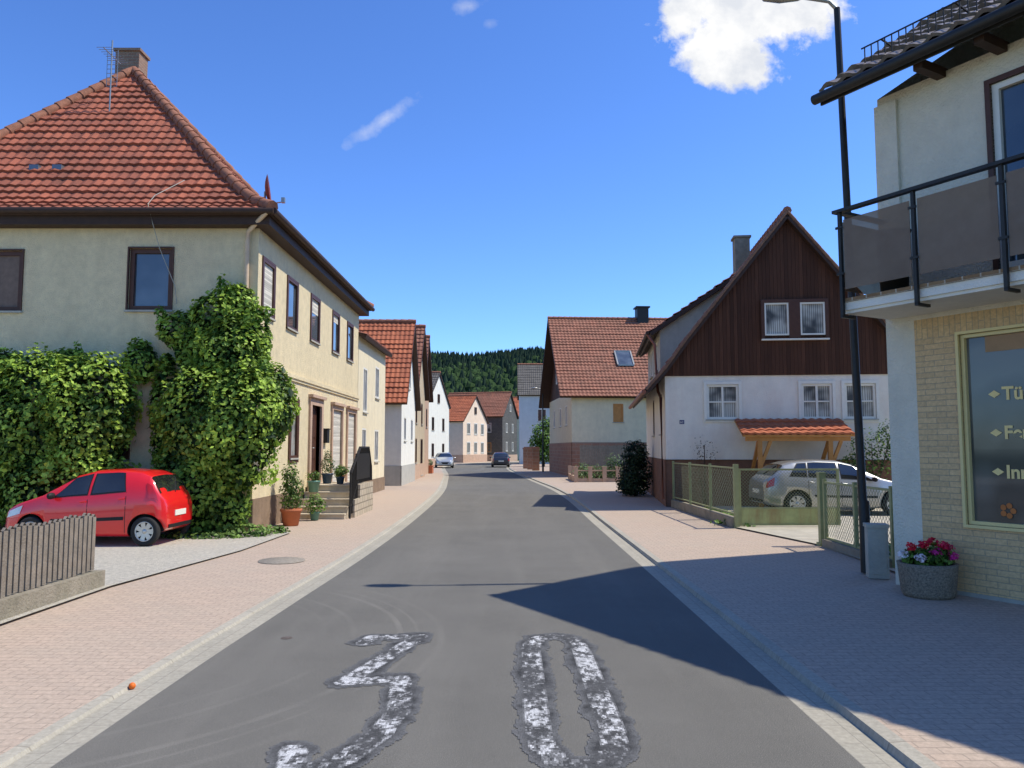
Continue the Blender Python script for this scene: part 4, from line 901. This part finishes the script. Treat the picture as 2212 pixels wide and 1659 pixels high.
GP=MB(); GP.box(-.06,.06,-.06,.06,0,1.3); GP.box(-.07,.07,-.07,.07,1.3,1.33); GP.box(-.09,.09,-.09,.09,0,.06); GP.build('gate_post',M['green'],loc=(5.66,14.5,.08),label='green steel gate post at the driveway',category='gate post')
mb=leafcloud([(5.25,18.3,.12,.25,.6,.18),(5.35,20.5,.1,.3,2.2,.16),(5.9,18.3,.12,1.2,.25,.16),(6.3,13.2,.1,.6,.9,.15),(6.4,20.0,.14,.9,.5,.18)],4200,.11,(.06,.12,.025),(.24,.38,.07),lambda p:p.z>.1,.3,.3,12)
mb.build('grass_tufts',M['leaf'],kind='stuff',label='rough green grass at the fence foot',category='grass')
def bush(name,label,cat,loc,blobs,n,size,c1,c2,seed):
    T=thing(name,label,cat,loc); leafcloud(blobs,n,size,c1,c2,lambda p:p.z>.02,.35,.35,seed).build('foliage',M['leaf'],T)
    for k in range(4):
        g=MB(); b=blobs[k%len(blobs)]; g.tube([(R.uniform(-.08,.08),R.uniform(-.08,.08),0),(b[0]*.5,b[1]*.5,b[2]*.6),(b[0],b[1],b[2]+b[5]*.4)],[.03,.02,.01],5); g.build('stem',M['bark'],T)
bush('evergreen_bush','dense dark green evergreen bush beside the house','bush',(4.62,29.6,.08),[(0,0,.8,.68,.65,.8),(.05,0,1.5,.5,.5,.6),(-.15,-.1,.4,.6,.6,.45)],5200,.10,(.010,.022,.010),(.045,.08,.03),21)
bush('climbing_shrub','nearly bare pinkish shrub against the white wall','shrub',(5.75,23.6,.1),[(0,0,1.6,.5,.15,.6),(-.2,0,1.0,.3,.12,.5)],260,.05,(.12,.09,.05),(.28,.2,.12),22)
bush('rose_shrub','green climbing rose shrub beside the canopy','shrub',(10.3,22.6,.1),[(0,0,1.6,.9,.3,.7),(.6,0,2.1,.5,.3,.5),(-.6,0,1.2,.5,.3,.4)],1600,.08,(.05,.1,.025),(.26,.38,.08),23)

# ================================================================= generic gable house
def ghouse(label,loc,rot,W,D,zw,zr,ax,wm,rm,wins,oh=.35,vo=.25,base=None,gab=None,seg=4):
    T=thing('house',label,'house',loc,rot); mb=MB(); sides={'S':side('S',0),'N':side('N',D),'E':side('E',W),'W':side('W',0)}
    for s in 'SNEW':
        L=W if s in 'SN' else D
        wall(mb,sides[s],0,L,0,zw,[w[1:5] for w in wins if w[0]==s and w[4]<zw],.1)
    if ax=='x':
        k=(zr-zw)/(D/2)
        tri=[[(x,0,zw),(x,D,zw),(x,D/2,zr-.05)] for x in (0,W)]
        run=D/2+oh; ze=zw-oh*k+.12; r=MB()
        slope(r,(0,-oh,0),(1,0,0),(0,1,0),run,-vo,W+vo,-vo,W+vo,ze,zr+.12,seg=seg); slope(r,(0,D+oh,0),(1,0,0),(0,-1,0),run,-vo,W+vo,-vo,W+vo,ze,zr+.12,seg=2)
        ridge(r,[(-vo,D/2,zr+.15),(W+vo,D/2,zr+.15)],.12)
    else:
        k=(zr-zw)/(W/2)
        tri=[[(0,y,zw),(W,y,zw),(W/2,y,zr-.05)] for y in (0,D)]
        run=W/2+oh; ze=zw-oh*k+.12; r=MB()
        slope(r,(-oh,0,0),(0,1,0),(1,0,0),run,-vo,D+vo,-vo,D+vo,ze,zr+.12,seg=seg); slope(r,(W+oh,0,0),(0,1,0),(-1,0,0),run,-vo,D+vo,-vo,D+vo,ze,zr+.12,seg=seg)
        ridge(r,[(W/2,-vo,zr+.15),(W/2,D+vo,zr+.15)],.12)
    for t in tri:
        if gab: gm=MB(); gm.face(t); gm.build('gable',M[gab],T)
        else: mb.face(t)
    mb.build('wall',M[wm],T)
    T2=r.build('roof',[M[rm],M['brown'],M['ridge']],T)
    if base:
        b=MB(); h=base[1]
        for s in 'SEW':
            L=W if s in 'SN' else D; b.boxm(sides[s],-.03,L+.03,-.02,.03,0,h)
        b.build('plinth',M[base[0]],T)
    for w in wins:
        s=w[0]; hi=w[4]>=zw; o=dict(w[5]) if len(w)>5 else {}
        if hi: o['dep']=.01
        o.setdefault('dep',-.06); window(T,sides[s],*w[1:5],**o)
    return T,T2,sides
wE=[('S',2.6,3.25,3.45,4.6,dict(fr='orangewood',gl='glass',mun=(0,0),blind=1,bm='orangewood')),('W',2,2.9,3.3,4.6,dict(fr='framew')),('W',5,5.9,3.3,4.6,dict(fr='framew')),('W',8.5,9.4,3.3,4.6,dict(fr='framew')),('W',4.2,5,6.4,7.6,dict(fr='framew')),('W',6.6,7.4,6.4,7.6,dict(fr='framew')),('S',8,9,3.3,4.6,dict(fr='framew'))]
T,rf,sd=ghouse('cream house with red sandstone base and weathered tile roof',(3.7,48.8,0),math.radians(3.8),14,12,5.35,10.8,'x','cream','tileE',wE,.5,.8,('brickE',2.2),'darkwood')
g=MB(); g.box(5.5,6.3,5.6,6.4,10,11.7); g.box(5.4,6.4,5.5,6.5,11.7,11.8); g.build('chimney',M['metald'],rf)
kk=5.45/6
def rp(x,y,h=0): return (x,y,5.35+y*kk+.12+.1+h)
g=MB(); g.face([rp(3.3,1.75,.06),rp(4.35,1.75,.06),rp(4.35,2.9,.06),rp(3.3,2.9,.06)]); sk=g.build('skylight',M['glassb'],rf)
g=MB()
for a,b in (((3.3,1.75),(4.35,1.75)),((4.35,1.75),(4.35,2.9)),((4.35,2.9),(3.3,2.9)),((3.3,2.9),(3.3,1.75))): g.beam(rp(*a,.06),rp(*b,.06),.09,.1)
g.build('frame',M['metalg'],sk)
T=thing('plank_fence','grey weathered wooden plank fence in front of the cream house','fence',(4.0,46.5,.05))
g=MB()
for k in range(44): g.box(k*.13,k*.13+.115,0,.03,.75,1.95+R.uniform(-.02,.02))
g.box(0,5.8,.032,.07,1.15,1.25); g.box(0,5.8,.032,.07,1.75,1.85); g.build('planks',M['oldwood'],T)
g=MB(); g.box(-.1,5.8,-.12,.2,0,.75); g.build('base_wall',M['brickE'],T)
T=thing('garden_wall','low red sandstone garden wall with square posts','garden wall',(3.25,41.4,.08))
g=MB()
for x in (0,.75,1.5,2.2): g.box(x,x+.2,0,.2,0,.75); g.box(x-.02,x+.22,-.02,.22,.75,.8)
g.box(0,2.3,.05,.15,0,.18); g.box(0,.15,.2,4.5,0,.3); g.box(0,.2,2.2,2.4,0,.75); g.box(0,.2,4.3,4.5,0,.75); g.box(.0,2.3,.06,.14,.56,.62); g.build('stonework',M['sand'],T)
bush('garden_shrub','low flowering green shrubs in the small front garden','shrub',(4.6,43.2,.08),[(0,0,.4,1.1,1.0,.45),(-.7,.5,.5,.4,.5,.5),(.9,-.4,.7,.5,.5,.7)],1600,.12,(.05,.1,.025),(.28,.38,.15),31)
wn=[('E',1.0,1.8,3.2,4.9,dict(fr='framew',gl='curt')),('E',3.6,4.5,3.9,5.2,dict(fr='framew',gl='curt')),('E',3.6,4.5,1.3,2.6,dict(fr='framew',gl='curt')),('E',.9,1.7,1.3,2.6,dict(fr='framew'))]
ghouse('narrow cream two-storey row house with low dark eaves',(-12.6,28.55,0),0,7.0,6.1,5.95,7.3,'y','cream','tile3',wn,.3,.1,('plinth',.6))
ghouse('white house with steep orange clay tile gable roof',(-14.35,38,0),math.radians(.8),9,6,4.35,8.35,'x','white','tile2',[('E',2.5,3.2,4.9,5.9,dict(fr='framew')),('E',1.0,1.9,2.2,3.4,dict(fr='framew')),('E',4,4.9,2.2,3.4,dict(fr='framew'))],.35,.3,('gray',1.0))
ghouse('beige house with steep weathered tile roof',(-14.6,44.7,0),0,9,5.8,5.3,9.1,'x','beige','tileE',[('E',1,1.8,3.3,4.6,dict(fr='frameb')),('E',3.8,4.6,3.3,4.6,dict(fr='frameb')),('E',1,1.8,1,2.4,dict(fr='frameb')),('E',3.6,4.8,.2,2.4,dict(fr='frameb'))],.35,.3,('sand',.9))
ghouse('narrow brownish house with reddish tile roof',(-15.0,51.5,0),0,9,5.2,5.6,9.4,'x','sand','tileE',[('E',1,1.8,3.3,4.6),('E',3.4,4.2,3.3,4.6)],.35,.3,('sand',.9))
wn=[(s,a,a+.9,z,z+1.3,dict(fr='frameb',gl='glass')) for s in 'E' for a in (1.6,5.4) for z in (1.0,3.6)]+[('E',3.6,4.3,6.4,7.3,dict(fr='frameb'))]+[('S',6.5,7.4,3.6,4.9)]
ghouse('tall white gabled house with small dark windows and grey roof',(-17.05,77.66,0),math.radians(-10.6),9,8.1,6.2,9.4,'x','white','tileG',wn,.25,.15,('sand',.8))
wn=[(s,a,a+.9,z,z+1.35,dict(fr='framew',gl='glass',surround=.1)) for s in 'E' for a in (1.3,3.6,5.9) for z in (1.2,3.6)]+[('S',a,a+.9,z,z+1.35,dict(fr='framew',gl='glass',surround=.1)) for a in (5.2,3) for z in (1.2,3.6)]+[('E',3.6,4.3,6.2,7.1)]
ghouse('pink plastered gabled house with orange tile roof',(-13.6,100.7,0),math.radians(-20),8,8,5.3,8.5,'x','pink','tile2',wn,.3,.2,('sand',1.0))
wn=[('S',a,a+1.1,z,z+1.3,dict(fr='framew',gl='curt')) for a in (3.5,6.3) for z in (4.0,)]+[('S',a,a+1.1,1.3,2.6,dict(fr='orangewood')) for a in (3.5,6.3)]+[('E',a,a+.9,z,z+1.3,dict(fr='framew',gl='glass')) for a in (1.8,5) for z in (1.4,4.0)]+[('E',3.6,4.4,7,8,dict(fr='framew'))]
ghouse('grey slate-clad house with brown tile roof',(-10.0,110.3,0),math.radians(-15),9,8,6.3,9.6,'x','slate','tileE',wn,.3,.2,('sand',.9))
ghouse('pale blue house with grey slate roof',(.85,88,0),0,9,8,7.9,11.5,'x','blue','tileG',[('S',2,3,4.8,6.2,dict(fr='framew')),('S',2,3,1.5,3,dict(fr='framew')),('W',2,3,4.8,6.2,dict(fr='framew')),('S',4.5,5.5,4.8,6.2,dict(fr='framew'))],.3,.2)
ghouse('small distant house with orange tile roof',(-.2,126,0),0,8,7,7,10,'x','cream','tile2',[],.3,.2)
ghouse('distant light house behind the slate house',(-9,128,0),0,7,7,6.5,10,'x','white','tile3',[],.3,.2)
for i,(x,y) in enumerate(((1.55,66),(1.25,69),(1.9,63))):
    g=MB(); g.box(-.28,.28,-.28,.28,0,1.7); g.box(-.33,.33,-.33,.33,1.7,1.82); g.box(-.22,.22,-.22,.22,1.82,1.9)
    g.build('stone_pillar',M['brickE'],loc=(x,y,.05),label='square red sandstone gate pillar',category='pillar',group='gate pillars')
def tree(label,loc,h,blobs,n,size,c1,c2,seed):
    T=thing('tree',label,'tree',loc); g=MB(); g.tube([(0,0,0),(.05,0,h*.3),(0,.05,h*.6),(.1,0,h*.85)],[.16,.13,.08,.03],8)
    for b in blobs: g.tube([(0,0,h*.35),(b[0]*.5,b[1]*.5,b[2]*.8),(b[0],b[1],b[2])],[.07,.04,.015],5)
    g.build('trunk',M['bark'],T); leafcloud(blobs,n,size,c1,c2,None,.4,.3,seed).build('crown',M['leaf'],T)
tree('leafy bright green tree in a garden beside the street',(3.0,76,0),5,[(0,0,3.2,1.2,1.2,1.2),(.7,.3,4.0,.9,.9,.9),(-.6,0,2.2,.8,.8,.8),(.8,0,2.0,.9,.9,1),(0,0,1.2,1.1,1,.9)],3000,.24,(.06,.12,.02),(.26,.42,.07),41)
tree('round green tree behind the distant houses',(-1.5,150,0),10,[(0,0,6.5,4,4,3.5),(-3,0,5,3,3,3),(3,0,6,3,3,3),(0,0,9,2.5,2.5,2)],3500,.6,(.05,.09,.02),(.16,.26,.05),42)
T=thing('box_planter','terracotta planter box with clipped shrub at the kerb','planter',(-6.0,57.0,.05)); g=MB(); g.box(-.2,.3,-.5,.5,0,.5); g.box(-.23,.33,-.53,.53,.5,.55); g.build('box',M['terra'],T)
leafcloud([(0,0,.7,.3,.5,.25)],300,.1,(.03,.06,.02),(.12,.2,.05)).build('foliage',M['leaf'],T)

# ---------------------------------------------------------------- light, world, camera
sun_el=math.atan(1/.668); az=math.atan2(.06,.665)
S=V((.665,.06,1)).normalized()
l=bpy.data.lights.new('sun','SUN'); l.energy=5.0; l.angle=math.radians(.53); l.color=(1,.95,.86)
lo=bpy.data.objects.new('sun',l); COL.objects.link(lo); lo.rotation_euler=S.to_track_quat('Z','Y').to_euler(); lo.location=(20,5,40)
w=bpy.data.worlds.new('World'); SC.world=w; w.use_nodes=True; nt=w.node_tree; L=nt.links
bg=nt.nodes['Background']; sky=N(nt,'ShaderNodeTexSky'); sky.sky_type='NISHITA'; sky.sun_disc=False; sky.sun_elevation=sun_el
sky.sun_rotation=math.pi/2-az; sky.air_density=1.0; sky.dust_density=.3; sky.ozone_density=2.0; sky.altitude=300
tc=N(nt,'ShaderNodeTexCoord').outputs['Generated']
skc=mixc(nt,1.0,sky.outputs[0],(.84,1.10,1.50,1),'MULTIPLY')
gm=N(nt,'ShaderNodeGamma'); gm.inputs['Gamma'].default_value=1.2; L.new(skc,gm.inputs['Color']); skc=gm.outputs[0]
sep=N(nt,'ShaderNodeSeparateXYZ'); L.new(tc,sep.inputs[0])
def mth(op,a,b=None,cl=False):
    n=N(nt,'ShaderNodeMath',operation=op); n.use_clamp=cl
    for i,x in enumerate((a,b)):
        if x is None: continue
        if isinstance(x,(int,float)): n.inputs[i].default_value=x
        else: L.new(x,n.inputs[i])
    return n.outputs[0]
yy=mth('MAXIMUM',sep.outputs[1],.05); px=mth('DIVIDE',sep.outputs[0],yy); pz=mth('DIVIDE',sep.outputs[2],yy)
front=mth('GREATER_THAN',sep.outputs[1],.1)
comb=N(nt,'ShaderNodeCombineXYZ'); L.new(px,comb.inputs[0]); L.new(pz,comb.inputs[1])
n1=noisen(nt,comb.outputs[0],20,7,.62); n2=noisen(nt,comb.outputs[0],14,5,.6)
tot=None
for cx_,cz_,rx,rz,rotd,amp,thr,sl,na in ((.31,.585,.125,.075,0,1,.0,3.2,1.5),(.285,.52,.075,.055,0,1,.0,3,1.5),(.385,.585,.06,.05,0,1,0,3,1.5),(.23,.575,.045,.04,0,1,0,3,1.5),(-.168,.428,.07,.013,38,.5,.15,.8,2.6),(-.055,.585,.032,.014,10,.45,.15,.8,2.6),(-.03,.56,.015,.012,20,.3,.2,.8,2.6)):
    a=math.radians(rotd); dx=mth('SUBTRACT',px,cx_);dz=mth('SUBTRACT',pz,cz_)
    ux=mth('ADD',mth('MULTIPLY',dx,math.cos(a)),mth('MULTIPLY',dz,math.sin(a))); uz=mth('SUBTRACT',mth('MULTIPLY',dz,math.cos(a)),mth('MULTIPLY',dx,math.sin(a)))
    q=mth('SQRT',mth('ADD',mth('POWER',mth('ABSOLUTE',mth('DIVIDE',ux,rx)),2),mth('POWER',mth('ABSOLUTE',mth('DIVIDE',uz,rz)),2)))
    d=mth('SUBTRACT',1,q); d=mth('ADD',d,mth('MULTIPLY',mth('SUBTRACT',n1,.5),na)); 
    d=mth('MULTIPLY',mth('MULTIPLY',mth('SUBTRACT',d,thr),sl,True),amp,True)
    tot=d if tot is None else mth('MAXIMUM',tot,d)
fac=mth('MULTIPLY',tot,front,True)
cc=mixc(nt,mrange(nt,n2,.38,.6),(7.4,7.7,8.3,1),(9.8,9.8,9.8,1))
fin=mixc(nt,fac,skc,cc); L.new(fin,bg.inputs[0]); bg.inputs[1].default_value=.105
cam=bpy.data.cameras.new('camera'); co=bpy.data.objects.new('camera',cam); COL.objects.link(co); SC.camera=co
cam.sensor_width=36; cam.lens=36*1700/2212; cam.clip_end=5000; cam.clip_start=.05
co.location=(0,0,1.85); co.rotation_euler=(math.radians(90+4.65),0,0)
SC.view_settings.view_transform='Standard'; SC.view_settings.look='None'; SC.view_settings.exposure=0
